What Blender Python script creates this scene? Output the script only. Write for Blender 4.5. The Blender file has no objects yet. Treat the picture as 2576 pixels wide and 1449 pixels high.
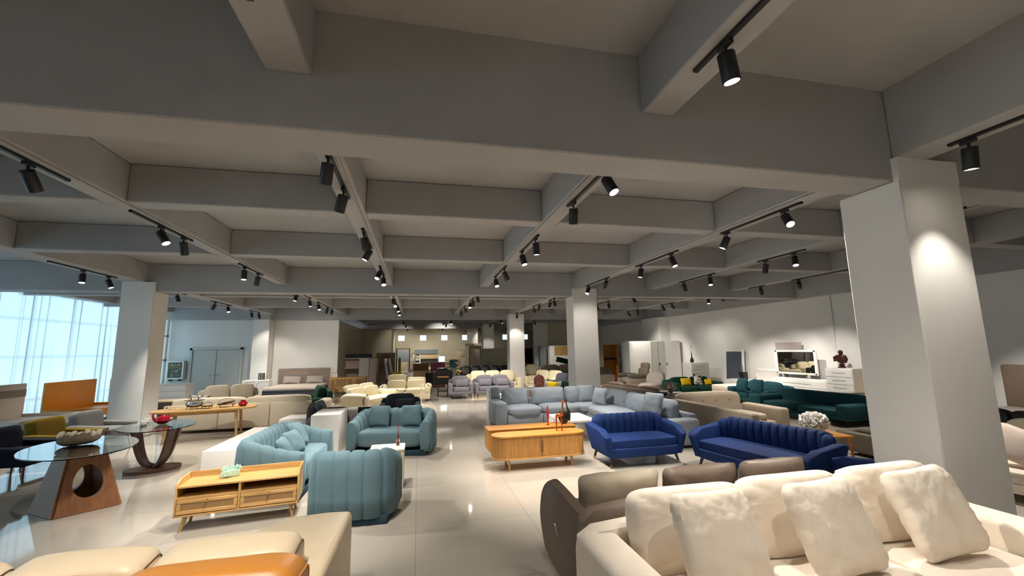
import bpy, bmesh, math, random
from mathutils import Vector, Matrix, noise
R = math.radians
PI = math.pi
SC = bpy.context.scene
COL = SC.collection
random.seed(7)

# ------------------------------------------------------------------ camera
cam_d = bpy.data.cameras.new('camera')
cam_d.sensor_fit = 'HORIZONTAL'; cam_d.sensor_width = 36.0
cam_d.lens = 14.852; cam_d.clip_start = 0.05; cam_d.clip_end = 200
cam = bpy.data.objects.new('camera', cam_d); COL.objects.link(cam)
YAW, PIT, ROL = 0.2185, 0.1441, -0.0175
fw = Vector((math.sin(YAW)*math.cos(PIT), math.cos(YAW)*math.cos(PIT), math.sin(PIT)))
r0 = Vector((math.cos(YAW), -math.sin(YAW), 0)); u0 = r0.cross(fw)
rv = r0*math.cos(ROL)+u0*math.sin(ROL); uv = -r0*math.sin(ROL)+u0*math.cos(ROL)
M = Matrix((rv, uv, -fw)).transposed().to_4x4(); M.translation = (0, 0, 1.8)
cam.matrix_world = M
SC.camera = cam

# ------------------------------------------------------------------ world, view
w = bpy.data.worlds.new('world'); SC.world = w; w.use_nodes = True
w.node_tree.nodes['Background'].inputs[0].default_value = (0.75, 0.86, 1.0, 1)
w.node_tree.nodes['Background'].inputs[1].default_value = 1.0
SC.view_settings.view_transform = 'Standard'; SC.view_settings.look = 'None'
SC.view_settings.gamma = 1.0; SC.view_settings.use_curve_mapping = False
SC.view_settings.exposure = 1.75
SC.cycles.adaptive_threshold = 0.02; SC.cycles.max_bounces = 8; SC.cycles.transmission_bounces = 6; SC.cycles.glossy_bounces = 3; SC.cycles.caustics_reflective = False; SC.cycles.caustics_refractive = False
WIN_E = 0.46          # brightness of the overcast day behind the left window wall
SPOT_W = 80.0       # one track spotlight
SPOT_C = (1.0, 0.93, 0.83)

# ------------------------------------------------------------------ materials
MATS = {}
def newmat(n):
    m = bpy.data.materials.new(n); m.use_nodes = True
    nt = m.node_tree; b = nt.nodes['Principled BSDF']
    return m, nt, b
def lin(c):
    return tuple(((v/255)/12.92 if v/255 <= .04045 else ((v/255+.055)/1.055)**2.4) for v in c)
def texco(nt, scale=(1, 1, 1)):
    tc = nt.nodes.new('ShaderNodeTexCoord'); mp = nt.nodes.new('ShaderNodeMapping')
    mp.inputs['Scale'].default_value = scale
    nt.links.new(tc.outputs['Object'], mp.inputs[0]); return mp.outputs[0]
def ramp2(nt, fac, c1, c2, p1=.3, p2=.7):
    r = nt.nodes.new('ShaderNodeValToRGB')
    r.color_ramp.elements[0].color = (*c1, 1); r.color_ramp.elements[1].color = (*c2, 1)
    r.color_ramp.elements[0].position = p1; r.color_ramp.elements[1].position = p2
    nt.links.new(fac, r.inputs[0]); return r.outputs[0]
def bump(nt, b, h, s, d=.01):
    n = nt.nodes.new('ShaderNodeBump'); n.inputs['Strength'].default_value = s; n.inputs['Distance'].default_value = d
    nt.links.new(h, n.inputs['Height']); nt.links.new(n.outputs[0], b.inputs['Normal'])
def noise_n(nt, v, s, d=3):
    n = nt.nodes.new('ShaderNodeTexNoise'); n.inputs['Scale'].default_value = s; n.inputs['Detail'].default_value = d
    nt.links.new(v, n.inputs['Vector']); return n
def mul(c, k): return tuple(min(1, x*k) for x in c)
def plain(n, rgb, rough=.5, metal=0, var=.04, scale=6, bs=0, bscale=60, spec=.5, sheen=0):
    c = lin(rgb); m, nt, b = newmat(n); v = texco(nt)
    f = noise_n(nt, v, scale)
    nt.links.new(ramp2(nt, f.outputs[0], mul(c, 1-var), mul(c, 1+var)), b.inputs['Base Color'])
    b.inputs['Roughness'].default_value = rough; b.inputs['Metallic'].default_value = metal
    b.inputs['Specular IOR Level'].default_value = spec
    if bs:
        f2 = noise_n(nt, v, bscale, 4); bump(nt, b, f2.outputs[0], bs)
    if sheen:
        b.inputs['Sheen Weight'].default_value = sheen; b.inputs['Sheen Roughness'].default_value = .4
        b.inputs['Sheen Tint'].default_value = (*mul(c, 2.2), 1)
    MATS[n] = m; return m
def fabric(n, rgb, sheen=0, rough=.9, bs=.25): return plain(n, rgb, rough, 0, .035, 9, bs, 220, .25, sheen)
def wood(n, rgb, dark=.72, rough=.42, sc=(1.2, 14, 14)):
    c = lin(rgb); m, nt, b = newmat(n); v = texco(nt, sc)
    f = noise_n(nt, v, 2.2, 6)
    nt.links.new(ramp2(nt, f.outputs[0], mul(c, dark), mul(c, 1.06), .32, .68), b.inputs['Base Color'])
    b.inputs['Roughness'].default_value = rough; bump(nt, b, f.outputs[0], .06)
    MATS[n] = m; return m
def emit(n, rgb, s):
    m, nt, b = newmat(n); b.inputs['Base Color'].default_value = (*rgb, 1)
    b.inputs['Emission Color'].default_value = (*rgb, 1); b.inputs['Emission Strength'].default_value = s
    MATS[n] = m; return m
def glass(n, rgb, rough=0.0):
    m, nt, b = newmat(n); b.inputs['Base Color'].default_value = (*rgb, 1)
    b.inputs['Transmission Weight'].default_value = 1; b.inputs['Roughness'].default_value = rough
    MATS[n] = m; return m

plain('wall_white', (226, 224, 220), .75, 0, .02, 2, .08, 40)
plain('wall_khaki', (205, 196, 172), .8, 0, .03, 2, .08, 40)
plain('ceiling_grey', (168, 168, 168), .85, 0, .06, 1.2, .15, 30, .3)
plain('black_metal', (22, 22, 23), .45, 0)
plain('white_lacquer', (232, 229, 225), .22, 0, .01)
plain('white_matte', (228, 225, 220), .55, 0, .01)
plain('grey_panel', (118, 126, 132), .5)
plain('door_grey', (196, 196, 190), .5, 0, .02)
plain('chrome', (210, 208, 204), .12, 1)
plain('brass', (214, 176, 110), .25, 1)
plain('mirror', (225, 226, 224), .02, 1, .0)
fabric('teal', (90, 114, 123), .5)
fabric('teal_dark', (38, 62, 72), .1)
fabric('blue_velvet', (13, 40, 90), .6, .75, .12)
fabric('cream_fabric', (226, 214, 198), .1)
fabric('blue_grey_fabric', (146, 154, 164), .1)
fabric('grey_fabric', (116, 114, 122), .2)
fabric('dark_grey_fabric', (72, 74, 82), .2)
fabric('beige_fabric', (190, 178, 158), .1)
fabric('taupe_fabric', (150, 138, 122), .1)
fabric('dark_beige', (112, 104, 92), .1)
fabric('olive', (118, 96, 24), .3); fabric('navy', (16, 22, 42), .2); fabric('mid_grey', (112, 112, 110), .2)
fabric('green_velvet', (14, 52, 38), .3); fabric('dark_teal', (26, 66, 74), .2)
fabric('yellow_fabric', (214, 176, 20)); fabric('black_fabric', (38, 36, 38), .1)
fabric('rose_grey', (160, 150, 146)); fabric('pale_mattress', (216, 200, 186)); fabric('pink', (220, 120, 140)); fabric('aqua_plush', (110, 170, 170), .4)
fabric('brown_head', (120, 104, 90))
plain('cream_leather', (240, 220, 188), .38, 0, .03, 8, .12, 120, .5)
plain('ivory_leather', (222, 210, 178), .38, 0, .03, 8, .12, 120, .5)
plain('tan_leather', (204, 136, 56), .36, 0, .06, 8, .14, 120, .5)
plain('taupe_leather', (118, 103, 92), .4, 0, .05, 8, .12, 120)
plain('black_leather', (30, 27, 26), .35, 0, .05, 8, .1, 120)
plain('brown_leather', (96, 72, 58), .4, 0, .05, 8, .1, 120)
wood('oak', (192, 150, 92)); wood('honey_oak', (190, 128, 52)); wood('walnut', (92, 62, 42)); wood('mid_walnut', (140, 92, 58), sc=(14, 14, 1.2))
wood('grey_oak', (150, 132, 118)); wood('orange_wood', (206, 128, 30)); wood('pale_oak', (206, 180, 138)); wood('dark_wood', (60, 46, 40))
wood('tambour', (182, 130, 66), .74, .45, (14, 14, 1.2))
plain('ceramic_mint', (176, 206, 188), .2); plain('ceramic_white', (236, 232, 226), .18); plain('ceramic_red', (140, 16, 28), .12)
plain('red_resin', (170, 40, 44), .15); plain('copper', (196, 112, 56), .3, .9); plain('bronze', (66, 34, 26), .35, .4)
plain('silver_pink', (214, 176, 176), .1, .9); plain('bark', (120, 104, 84), .8, 0, .3, 9, .5, 30); plain('cream_bone', (228, 214, 190), .5)
glass('clear_glass', (.86, .95, .95)); glass('ware_glass', (.97, .98, .98)); glass('pink_glass', (.9, .45, .45)); glass('red_glass', (.55, .02, .05))
emit('lamp_lens', (1.0, .93, .82), 16)
emit('window_sky', (.6, .86, 1.0), WIN_E)

def make_special():
    # polished floor tiles
    m, nt, b = newmat('floor_tile'); v = texco(nt)
    br = nt.nodes.new('ShaderNodeTexBrick'); br.offset = 0; br.inputs['Scale'].default_value = 1
    br.inputs['Brick Width'].default_value = 1.2; br.inputs['Row Height'].default_value = 1.2
    br.inputs['Mortar Size'].default_value = .0022; br.inputs['Mortar Smooth'].default_value = .2; br.inputs['Bias'].default_value = 0
    br.inputs['Color1'].default_value = (*lin((176, 168, 157)), 1); br.inputs['Color2'].default_value = (*lin((172, 164, 153)), 1)
    br.inputs['Mortar'].default_value = (*lin((125, 118, 108)), 1)
    nt.links.new(v, br.inputs['Vector'])
    f = noise_n(nt, v, 1.6, 8)
    vein = ramp2(nt, f.outputs[0], (.93, .93, .93), (1, 1, 1), .44, .56)
    mx = nt.nodes.new('ShaderNodeMix'); mx.data_type = 'RGBA'; mx.blend_type = 'MULTIPLY'; mx.inputs[0].default_value = .6
    nt.links.new(br.outputs[0], mx.inputs[6]); nt.links.new(vein, mx.inputs[7]); nt.links.new(mx.outputs[2], b.inputs['Base Color'])
    b.inputs['Roughness'].default_value = .05; b.inputs['Specular IOR Level'].default_value = .8
    MATS['floor_tile'] = m
    # sheer curtain: half see-through, half glowing with the light behind it
    m, nt, b = newmat('sheer'); nt.nodes.remove(b)
    out = nt.nodes['Material Output']; tr = nt.nodes.new('ShaderNodeBsdfTransparent'); tl = nt.nodes.new('ShaderNodeBsdfTranslucent'); df = nt.nodes.new('ShaderNodeBsdfDiffuse')
    tr.inputs[0].default_value = (.96, .98, 1, 1); tl.inputs[0].default_value = (.88, .92, .95, 1); df.inputs[0].default_value = (.88, .92, .95, 1)
    m1 = nt.nodes.new('ShaderNodeMixShader'); m2 = nt.nodes.new('ShaderNodeMixShader'); m1.inputs[0].default_value = .3; m2.inputs[0].default_value = .86
    nt.links.new(tl.outputs[0], m1.inputs[1]); nt.links.new(df.outputs[0], m1.inputs[2]); nt.links.new(tr.outputs[0], m2.inputs[1]); nt.links.new(m1.outputs[0], m2.inputs[2])
    nt.links.new(m2.outputs[0], out.inputs[0]); MATS['sheer'] = m
    # woven cane
    for nm, ca, cb in (('cane', (92, 62, 34), (176, 138, 88)),):
        m, nt, b = newmat(nm); v = texco(nt, (95, 95, 95))
        ck = nt.nodes.new('ShaderNodeTexChecker'); ck.inputs['Scale'].default_value = 1
        ck.inputs['Color1'].default_value = (*lin(ca), 1); ck.inputs['Color2'].default_value = (*lin(cb), 1)
        nt.links.new(v, ck.inputs['Vector']); nt.links.new(ck.outputs[0], b.inputs['Base Color']); b.inputs['Roughness'].default_value = .6
        bump(nt, b, ck.outputs[1], .4); MATS[nm] = m
    # printed fabrics and stone with their own blotches
    for nm, ca, cb, sc, p in (('floral', (24, 24, 26), (222, 216, 206), 14, .5), ('pebble_print', (30, 26, 30), (190, 176, 168), 22, .46), ('marble', (214, 196, 164), (236, 224, 200), 5, .5), ('concrete_wood', (142, 128, 110), (172, 158, 138), 2, .5)):
        m, nt, b = newmat(nm); v = texco(nt); f = noise_n(nt, v, sc, 3)
        nt.links.new(ramp2(nt, f.outputs[0], lin(ca), lin(cb), p-.03, p+.03 if nm != 'marble' else .62), b.inputs['Base Color']); b.inputs['Roughness'].default_value = .3 if nm == 'marble' else .8
        MATS[nm] = m
    # red lattice vase: fretwork colour
    m, nt, b = newmat('red_lattice'); v = texco(nt); vo = nt.nodes.new('ShaderNodeTexVoronoi'); vo.feature = 'DISTANCE_TO_EDGE'; vo.inputs['Scale'].default_value = 22
    nt.links.new(v, vo.inputs['Vector']); nt.links.new(ramp2(nt, vo.outputs[0], lin((190, 130, 110)), lin((120, 24, 30)), .06, .14), b.inputs['Base Color']); b.inputs['Roughness'].default_value = .3; MATS['red_lattice'] = m
make_special()

NB = bmesh.new
# ------------------------------------------------------------------ object helpers
def link(name, bm, mat, parent=None, ang=40):
    me = bpy.data.meshes.new(name); bmesh.ops.recalc_face_normals(bm, faces=bm.faces); bm.to_mesh(me); bm.free()
    me.polygons.foreach_set('use_smooth', [True]*len(me.polygons))
    me.set_sharp_from_angle(angle=R(ang))
    for mm in (mat if isinstance(mat, (list, tuple)) else [mat]): me.materials.append(MATS[mm])
    o = bpy.data.objects.new(name, me); COL.objects.link(o)
    if parent is not None: o.parent = parent
    return o
def props(o, label, cat, group=None):
    o['label'] = label; o['category'] = cat
    if group: o['group'] = group
    return o
def thing(name, label, cat, loc=(0, 0, 0), rz=0, group=None):
    o = bpy.data.objects.new(name, None); COL.objects.link(o); o.empty_display_size = .1
    o.location = loc; o.rotation_euler = (0, 0, rz); return props(o, label, cat, group)
def part(name, bm, mat, parent, label=None, ang=40):
    o = link(name, bm, mat, parent, ang)
    if label: o['label'] = label
    return o
def single(name, bm, mat, label, cat, loc=(0, 0, 0), rz=0, group=None, ang=40):
    o = link(name, bm, mat, None, ang); o.location = loc; o.rotation_euler = (0, 0, rz); return props(o, label, cat, group)
def struct(name, bm, mat):
    o = link(name, bm, mat); o['kind'] = 'structure'; return o
def copy_tree(src, parent=None):
    c = src.copy(); COL.objects.link(c)
    if parent is not None: c.parent = parent
    for ch in src.children: copy_tree(ch, c)
    return c
def T(x=0, y=0, z=0): return Matrix.Translation((x, y, z))
def RX(a): return Matrix.Rotation(a, 4, 'X')
def RY(a): return Matrix.Rotation(a, 4, 'Y')
def RZ(a): return Matrix.Rotation(a, 4, 'Z')
I4 = Matrix.Identity(4)
def box(bm, c, s, r=0, seg=2, M=I4):
    g = bmesh.ops.create_cube(bm, size=1)['verts']
    for v in g: v.co = Vector((v.co.x*s[0], v.co.y*s[1], v.co.z*s[2]))
    if r:
        e = list({x for v in g for x in v.link_edges})
        g2 = bmesh.ops.bevel(bm, geom=e, offset=min(r, min(s)*.49), segments=seg, profile=.5, affect='EDGES')
        g = [v for v in g2['verts']]
        # collect the whole island
        seen = set(g); st = list(g)
        while st:
            v = st.pop()
            for ed in v.link_edges:
                o = ed.other_vert(v)
                if o not in seen: seen.add(o); st.append(o)
        g = list(seen)
    mm = T(*c) @ M
    for v in g: v.co = mm @ v.co
    return g
def b2(bm, x0, x1, y0, y1, z0, z1, r=0, seg=2): return box(bm, ((x0+x1)/2, (y0+y1)/2, (z0+z1)/2), (abs(x1-x0), abs(y1-y0), abs(z1-z0)), r, seg)
def mk(f, *a, **k):
    bm = NB(); f(bm, *a, **k); return bm
def soft(bm, c, s, p=5, n=6, M=I4, wr=0, seed=0, top=0):
    """rounded upholstered block; wr = wrinkle depth, top = extra crown"""
    bo = NB(); bmesh.ops.create_cube(bo, size=2)
    bmesh.ops.subdivide_edges(bo, edges=bo.edges[:], cuts=n, use_grid_fill=True)
    ix = {v: bm.verts.new(v.co) for v in bo.verts}
    for f in bo.faces: bm.faces.new([ix[v] for v in f.verts])
    vs = list(ix.values()); bo.free()
    mm = T(*c) @ M
    for v in vs:
        q = [abs(t) for t in v.co]
        k = (q[0]**p+q[1]**p+q[2]**p)**(1/p)
        d = v.co/k
        if top: d.z += (top*(1-d.x**2)*(1-d.y**2) if d.z > 0 else 0)
        w = Vector((d.x*s[0]/2, d.y*s[1]/2, d.z*s[2]/2))
        if wr:
            w += d.normalized()*wr*noise.noise(Vector((w.x*7+seed*3.1, w.y*7, w.z*7)))
        v.co = mm @ w
def pillow(bm, c, s, M=I4, n=14, wr=.008, seed=0, pw=.42, pinch=.07, rc=9):
    """scatter cushion: width x, height z, thickness y"""
    W, H, TH = s; mm = T(*c) @ M
    gr = {}
    for sd in (1, -1):
        for i in range(n+1):
            for j in range(n+1):
                u = 2*i/n-1; v = 2*j/n-1
                edge = i in (0, n) or j in (0, n)
                if edge and (i, j, 1) in gr: gr[(i, j, sd)] = gr[(i, j, 1)]; continue
                f = max(0, (1-abs(u)**2.4)*(1-abs(v)**2.4))**pw
                kr = max(abs(u), abs(v))/max(1e-6, (abs(u)**rc+abs(v)**rc)**(1/rc)) if (u or v) else 1
                x = W/2*u*kr*(1-pinch*(1-v*v)); z = H/2*v*kr*(1-pinch*(1-u*u))
                cr = max(abs(u), abs(v))
                y = sd*TH/2*f
                if not edge: y += wr*.3*noise.noise(Vector((u*16+seed, v*16, sd*2.)))*cr**3+wr*f**.3*noise.noise(Vector((x*9+seed*5.3, z*9, sd*3.0)))+wr*.8*cr*noise.noise(Vector((u*11, v*11, seed+sd)))
                gr[(i, j, sd)] = bm.verts.new(mm @ Vector((x, y, z)))
    for sd in (1, -1):
        for i in range(n):
            for j in range(n):
                q = [gr[(i, j, sd)], gr[(i+1, j, sd)], gr[(i+1, j+1, sd)], gr[(i, j+1, sd)]]
                bm.faces.new(q if sd < 0 else q[::-1])
def tube(bm, pts, r, seg=8, cap=True):
    pts = [Vector(p) for p in pts]; n = len(pts)
    rr = r if isinstance(r, (list, tuple)) else [r]*n
    rings = []; up = None
    for i, p in enumerate(pts):
        t = (pts[min(i+1, n-1)]-pts[max(i-1, 0)]).normalized()
        if up is None: up = Vector((0, 0, 1)) if abs(t.z) < .9 else Vector((1, 0, 0))
        a = t.cross(up).normalized(); b = a.cross(t).normalized(); up = b
        rings.append([bm.verts.new(p+(a*math.cos(2*PI*k/seg)+b*math.sin(2*PI*k/seg))*rr[i]) for k in range(seg)])
    for i in range(n-1):
        for k in range(seg):
            bm.faces.new((rings[i][k], rings[i][(k+1) % seg], rings[i+1][(k+1) % seg], rings[i+1][k]))
    if cap: bm.faces.new(rings[0][::-1]); bm.faces.new(rings[-1])
def lathe(bm, prof, seg=20, c=(0, 0, 0), sx=1, sy=1, M=I4, lobes=0, lob=0):
    mm = T(*c) @ M; rings = []
    for r, z in prof:
        rings.append([bm.verts.new(mm @ Vector((max(r, 1e-4)*(1+lob*abs(math.sin(lobes*PI*k/seg)) if lobes else max(r, 1e-4)/max(r, 1e-4))*math.cos(2*PI*k/seg)*sx, max(r, 1e-4)*(1+lob*abs(math.sin(lobes*PI*k/seg)) if lobes else 1)*math.sin(2*PI*k/seg)*sy, z))) for k in range(seg)])
    for i in range(len(rings)-1):
        for k in range(seg):
            bm.faces.new((rings[i][k], rings[i][(k+1) % seg], rings[i+1][(k+1) % seg], rings[i+1][k]))
    bm.faces.new(rings[0][::-1]); bm.faces.new(rings[-1])
def prism(bm, poly, d, M=I4, bev=0, seg=2):
    """poly in local xz, thickness d along y (centred)"""
    b0 = bm; bm = NB()
    a = [bm.verts.new(Vector((x, -d/2, z))) for x, z in poly]; b = [bm.verts.new(Vector((x, d/2, z))) for x, z in poly]
    n = len(poly); f = [bm.faces.new(a), bm.faces.new(b[::-1])]
    for i in range(n): bm.faces.new((a[i], b[i], b[(i+1) % n], a[(i+1) % n]))
    vs = set(a+b)
    if bev:
        e = [x for x in {x for v in a+b for x in v.link_edges} if (x.verts[0] in a) == (x.verts[1] in a)]
        bmesh.ops.bevel(bm, geom=e, offset=bev, segments=seg, profile=.5, affect='EDGES')
    ix = {v: b0.verts.new(M @ v.co) for v in bm.verts}
    for q in bm.faces: b0.faces.new([ix[v] for v in q.verts])
    bm.free()
def shell(bm, path, H, prof, ch=.16, dep=.25, per=5, zlow=.06):
    """channel-tufted upholstery: path = closed-spaced plan polyline, H(t) top height, prof = [(n, k)] n = offset outward, k = height share"""
    P = [Vector((x, y, 0)) for x, y in path]
    L = [0]
    for i in range(1, len(P)): L.append(L[-1]+(P[i]-P[i-1]).length)
    nch = max(1, round(L[-1]/ch)); N = nch*per; rings = []
    for q in range(N+1):
        s = L[-1]*q/N; i = 0
        while i < len(L)-2 and L[i+1] < s: i += 1
        t = (s-L[i])/max(1e-9, L[i+1]-L[i]); p = P[i].lerp(P[i+1], t)
        i0 = max(0, i-1); d0 = (P[i+1]-P[i]).normalized()
        dn = (P[min(i+2, len(P)-1)]-P[min(i+1, len(P)-2)]).normalized(); dp = (P[i]-P[i-1]).normalized() if i else d0
        dd = (d0.lerp(dn, max(0, t-.5)) if t > .5 else d0.lerp(dp, max(0, .5-t))).normalized()
        nr = Vector((dd.y, -dd.x, 0))
        ph = (q % per)/per; dd_ = 1-2*min(ph, 1-ph); sc = 1-.8*dd_**7-.2*dd_**2
        h = H(s/L[-1]); ring = []
        for n, k in prof:
            z = zlow+(h-zlow)*k
            nn = n*(1-dep*(1-sc)); zz = z-(1-sc)*dep*.10*k*k
            ring.append(bm.verts.new(p+nr*nn+Vector((0, 0, zz))))
        rings.append(ring)
    m = len(prof)
    for i in range(N):
        for k in range(m):
            bm.faces.new((rings[i][k], rings[i+1][k], rings[i+1][(k+1) % m], rings[i][(k+1) % m]))
    bm.faces.new(rings[0]); bm.faces.new(rings[-1][::-1])
def upath(W, D, r, n=7, front=0):
    """U-shaped plan path of a sofa shell centre line: left arm front -> back -> right arm front (front is -y)"""
    x, y = W/2, D/2; pts = []
    m = 8
    for i in range(m): pts.append((-x, -y+front+(2*y-r-front)*i/m))
    for i in range(n+1):
        a = PI-PI/2*i/n; pts.append((-x+r+r*math.cos(a), y-r+r*math.sin(a)))
    for i in range(1, m): pts.append((-x+r+(2*x-2*r)*i/m, y))
    for i in range(n+1):
        a = PI/2-PI/2*i/n; pts.append((x-r+r*math.cos(a), y-r+r*math.sin(a)))
    for i in range(1, m+1): pts.append((x, y-r-(2*y-r-front)*i/m))
    return pts
def at(loc, rz, x, y, z):
    return (loc[0]+x*math.cos(rz)-y*math.sin(rz), loc[1]+x*math.sin(rz)+y*math.cos(rz), z)
ORD = ['first', 'second', 'third', 'fourth', 'fifth', 'sixth', 'seventh', 'eighth', 'ninth', 'tenth', 'eleventh', 'twelfth', 'thirteenth', 'fourteenth']
# ------------------------------------------------------------------ the room
ZG, ZS, ZT = 3.28, 3.494, 3.94       # girder underside, beam underside, slab
XL, XR, YB, YF = -10.6, 12.2, -6.0, 36.4
struct('floor', mk(b2, XL-1, XR+1, YB, YF+1, -.1, 0), 'floor_tile')
bm = NB(); b2(bm, XL-1, XR+1, 2.9, YF+1, ZT, ZT+.15); b2(bm, XL-1, XR+1, YB, 2.9, 4.18, 4.35); struct('ceiling', bm, 'ceiling_grey')
nb = [0]
def beam(x0, x1, y0, y1, z0, z1): struct('ceiling_beam', mk(b2, x0, x1, y0, y1, z0, z1, .012, 1), 'ceiling_grey')
GY = [(2.877, 3.259), (11.324, 11.706), (20.6, 21.0), (29.3, 29.7)]
for y0, y1 in GY: beam(XL, XR, y0, y1, ZG, 4.3 if y0 < 3 else ZT)
SX = {'S0': (-3.445, -3.183), 'S1': (-.903, -.66), 'S2': (1.606, 1.85), 'LG': (4.29, 4.64), 'R1': (6.62, 6.9), 'R2': (9.5, 9.78), 'LL': (-6.63, -6.2)}
runs = [(3.259, 11.324), (11.706, 20.6), (21.0, 29.3), (29.7, YF)]
for k, (a, b) in SX.items():
    for y0, y1 in runs: beam(a, b, y0, y1, ZS, ZT)
for a, b, z in ((-3.87, -3.58, 3.68), (-1.03, -.735, 3.68), (1.735, 2.02, 3.68), (4.29, 4.64, ZS), (-7.3, -6.9, ZS), (9.5, 9.78, 3.68)): beam(a, b, YB, 2.877, z, 4.3)
cols = [XL]+[c for k in ('LL', 'S0', 'S1', 'S2', 'LG', 'R1', 'R2') for c in SX[k]]+[XR]
for y0, y1 in ((5.295, 5.543), (7.955, 8.203), (13.9, 14.1), (17.05, 17.25), (23.7, 23.9), (26.4, 26.6)):
    for i in range(0, len(cols), 2):
        beam(cols[i], cols[i+1], y0, y1, ZS, ZT)
beam(XL-.05, XL+.38, YB, 20.9, 3.6, 4.3)
struct('trim_wall_girder', mk(b2, XR-.25, XR+.05, 3.26, YF, ZG-.02, ZT), 'ceiling_grey')
# pillars
def pillar(x0, x1, y0, y1, z, extra=None):
    bm = NB(); b2(bm, x0, x1, y0, y1, 0, z, .012, 1)
    if extra: b2(bm, *extra)
    struct('pillar', bm, 'wall_white')
pillar(4.265, 4.997, 2.822, 3.40, ZG, (4.265, 4.997, 2.822, 2.876, ZG-.01, ZS))
pillar(4.265, 4.997, 11.27, 11.87, ZG, (4.265, 4.997, 11.27, 11.323, ZG-.01, ZS))
pillar(4.265, 4.997, 19.93, 20.55, ZG, (4.265, 4.997, 19.93, 20.59, ZG-.01, ZS))
pillar(4.265, 4.997, 28.4, 29.0, ZG, (4.265, 4.997, 28.4, 29.0, ZG-.01, ZS))
pillar(-6.663, -6.002, 11.27, 11.87, ZG, (-6.663, -6.002, 11.27, 11.323, ZG-.01, ZS))
pillar(-7.0, -6.35, 20.3, 20.9, ZG)
struct('ceiling_beam', mk(b2, -7.0, -6.35, 20.31, 20.6, ZG, ZT), 'ceiling_grey')
# walls
struct('wall_back_left', mk(b2, XL-.2, -7.0, 20.9, 21.1, 0, ZT), 'wall_white')
struct('wall_behind_bed', mk(b2, -7.0, -3.62, 20.95, 21.15, 0, ZG), 'wall_white')
struct('wall_inner_left', mk(b2, -3.85, -3.62, 21.15, 30.0, 0, ZG), 'wall_khaki')
struct('wall_inner_back', mk(b2, -3.85, -1.8, 30.0, 30.2, 0, ZT), 'wall_khaki')
struct('wall_inner_return', mk(b2, -2.0, -1.8, 30.2, YF, 0, ZT), 'wall_khaki')
struct('wall_right', mk(b2, XR, XR+.2, YB, YF, 0, ZT+.3), 'wall_white')
bm = NB(); b2(bm, XR-.05, XR+.02, 10.35, 11.15, 0, ZG); struct('pillar', bm, 'wall_white')
bm = NB(); b2(bm, XR-.55, XR+.02, 18.9, 20.6, 0, ZG-.02); struct('pillar', bm, 'wall_white')
struct('wall_front', mk(b2, XL-1, XR+1, YB-.2, YB, 0, 4.4), 'wall_white')
# far wall with a row of small square windows
wx = [-1.38+1.76*i for i in range(7)]
zb, zt, hw = 2.62, 3.12, .29
bm = NB(); b2(bm, XL, XR+.2, YF, YF+.2, 0, zb); b2(bm, XL, XR+.2, YF, YF+.2, zt, ZT)
xs = [XL]+[v for x in wx for v in (x-hw, x+hw)]+[XR+.2]
for i in range(0, len(xs), 2): b2(bm, xs[i], xs[i+1], YF, YF+.2, zb, zt)
struct('wall_far', bm, 'wall_khaki')
for i, x in enumerate(wx):
    bm = NB(); b2(bm, x-hw, x+hw, YF+.12, YF+.14, zb, zt); o = struct('window_%d' % (i+2), bm, 'window_sky')
    bm = NB()
    for a in (-1, 1): b2(bm, x+a*hw-.03, x+a*hw+.03, YF+.02, YF+.11, zb, zt); b2(bm, x-hw, x+hw, YF+.02, YF+.11, (zb if a < 0 else zt)-.03, (zb if a < 0 else zt)+.03)
    part('window_frame', bm, 'grey_panel', o)
# left window wall with its mullions and a sheer curtain
bm = NB(); b2(bm, XL-.42, XL-.4, YB, 20.9, 0, 3.9); win = struct('window_1', bm, 'window_sky')
bm = NB()
y = -4.5
while y < 20.8: b2(bm, XL-.38, XL-.34, y-.035, y+.035, 0, 3.9); y += 1.5
for z in (.6, 1.82, 2.9): b2(bm, XL-.38, XL-.34, YB, 20.9, z-.045, z+.045)
part('window_frame', bm, 'white_matte', win)
bm = NB(); b2(bm, XL-.3, XL-.06, 12.35, 12.75, 0, 3.9); struct('pillar', bm, 'wall_white')
bm = NB(); rows = []
NC = 1500; Y0, Y1 = -5.5, 20.5
for zi in range(7):
    z = .03+3.56*zi/6; row = []
    for i in range(NC+1):
        y0_ = Y0+(Y1-Y0)*i/NC; th = y0_*17+2.2*noise.noise(Vector((y0_*1.1, 0, 0)))*3
        amp = (.6+.9*abs(noise.noise(Vector((y0_*.9, 7, z*.12)))))
        row.append(bm.verts.new((XL+.09+.06*amp*math.sin(th), y0_+.05*amp*math.sin(2*th), z)))
    rows.append(row)
for a in range(6):
    for i in range(NC): bm.faces.new((rows[a][i], rows[a][i+1], rows[a+1][i+1], rows[a+1][i]))
single('sheer_curtain', bm, 'sheer', 'long white sheer curtain hanging in folds across the whole window wall', 'curtain', ang=180)
# grey double door on the back left wall
bm = NB()
for x in (-9.5, -7.56): b2(bm, x-.05, x+.05, 20.8, 20.9, 0, 2.08)
b2(bm, -9.55, -7.51, 20.8, 20.9, 2.0, 2.08)
d = struct('door_1', bm, 'door_grey')
for i, (x0, x1) in enumerate(((-9.44, -8.54), (-8.52, -7.62))):
    lf = part('door_leaf', mk(b2, x0, x1, 20.84, 20.89, .01, 1.99, .005, 1), 'door_grey', d)
    hx = -8.6 if i == 0 else -8.46
    bm = NB(); lathe(bm, [(.035, 0), (.035, .02), (.012, .025), (.012, .06)], 12, (hx, 20.83, .95), M=RX(PI/2)); tube(bm, [(hx, 20.78, .95), (hx+(-.12 if i == 0 else .12), 20.775, .945)], .011)
    part('door_handle', bm, 'chrome', lf)
bm = NB(); b2(bm, -7.1, 5, YF-.06, YF, 0, .1); struct('baseboard_far', bm, 'white_matte')

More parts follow.
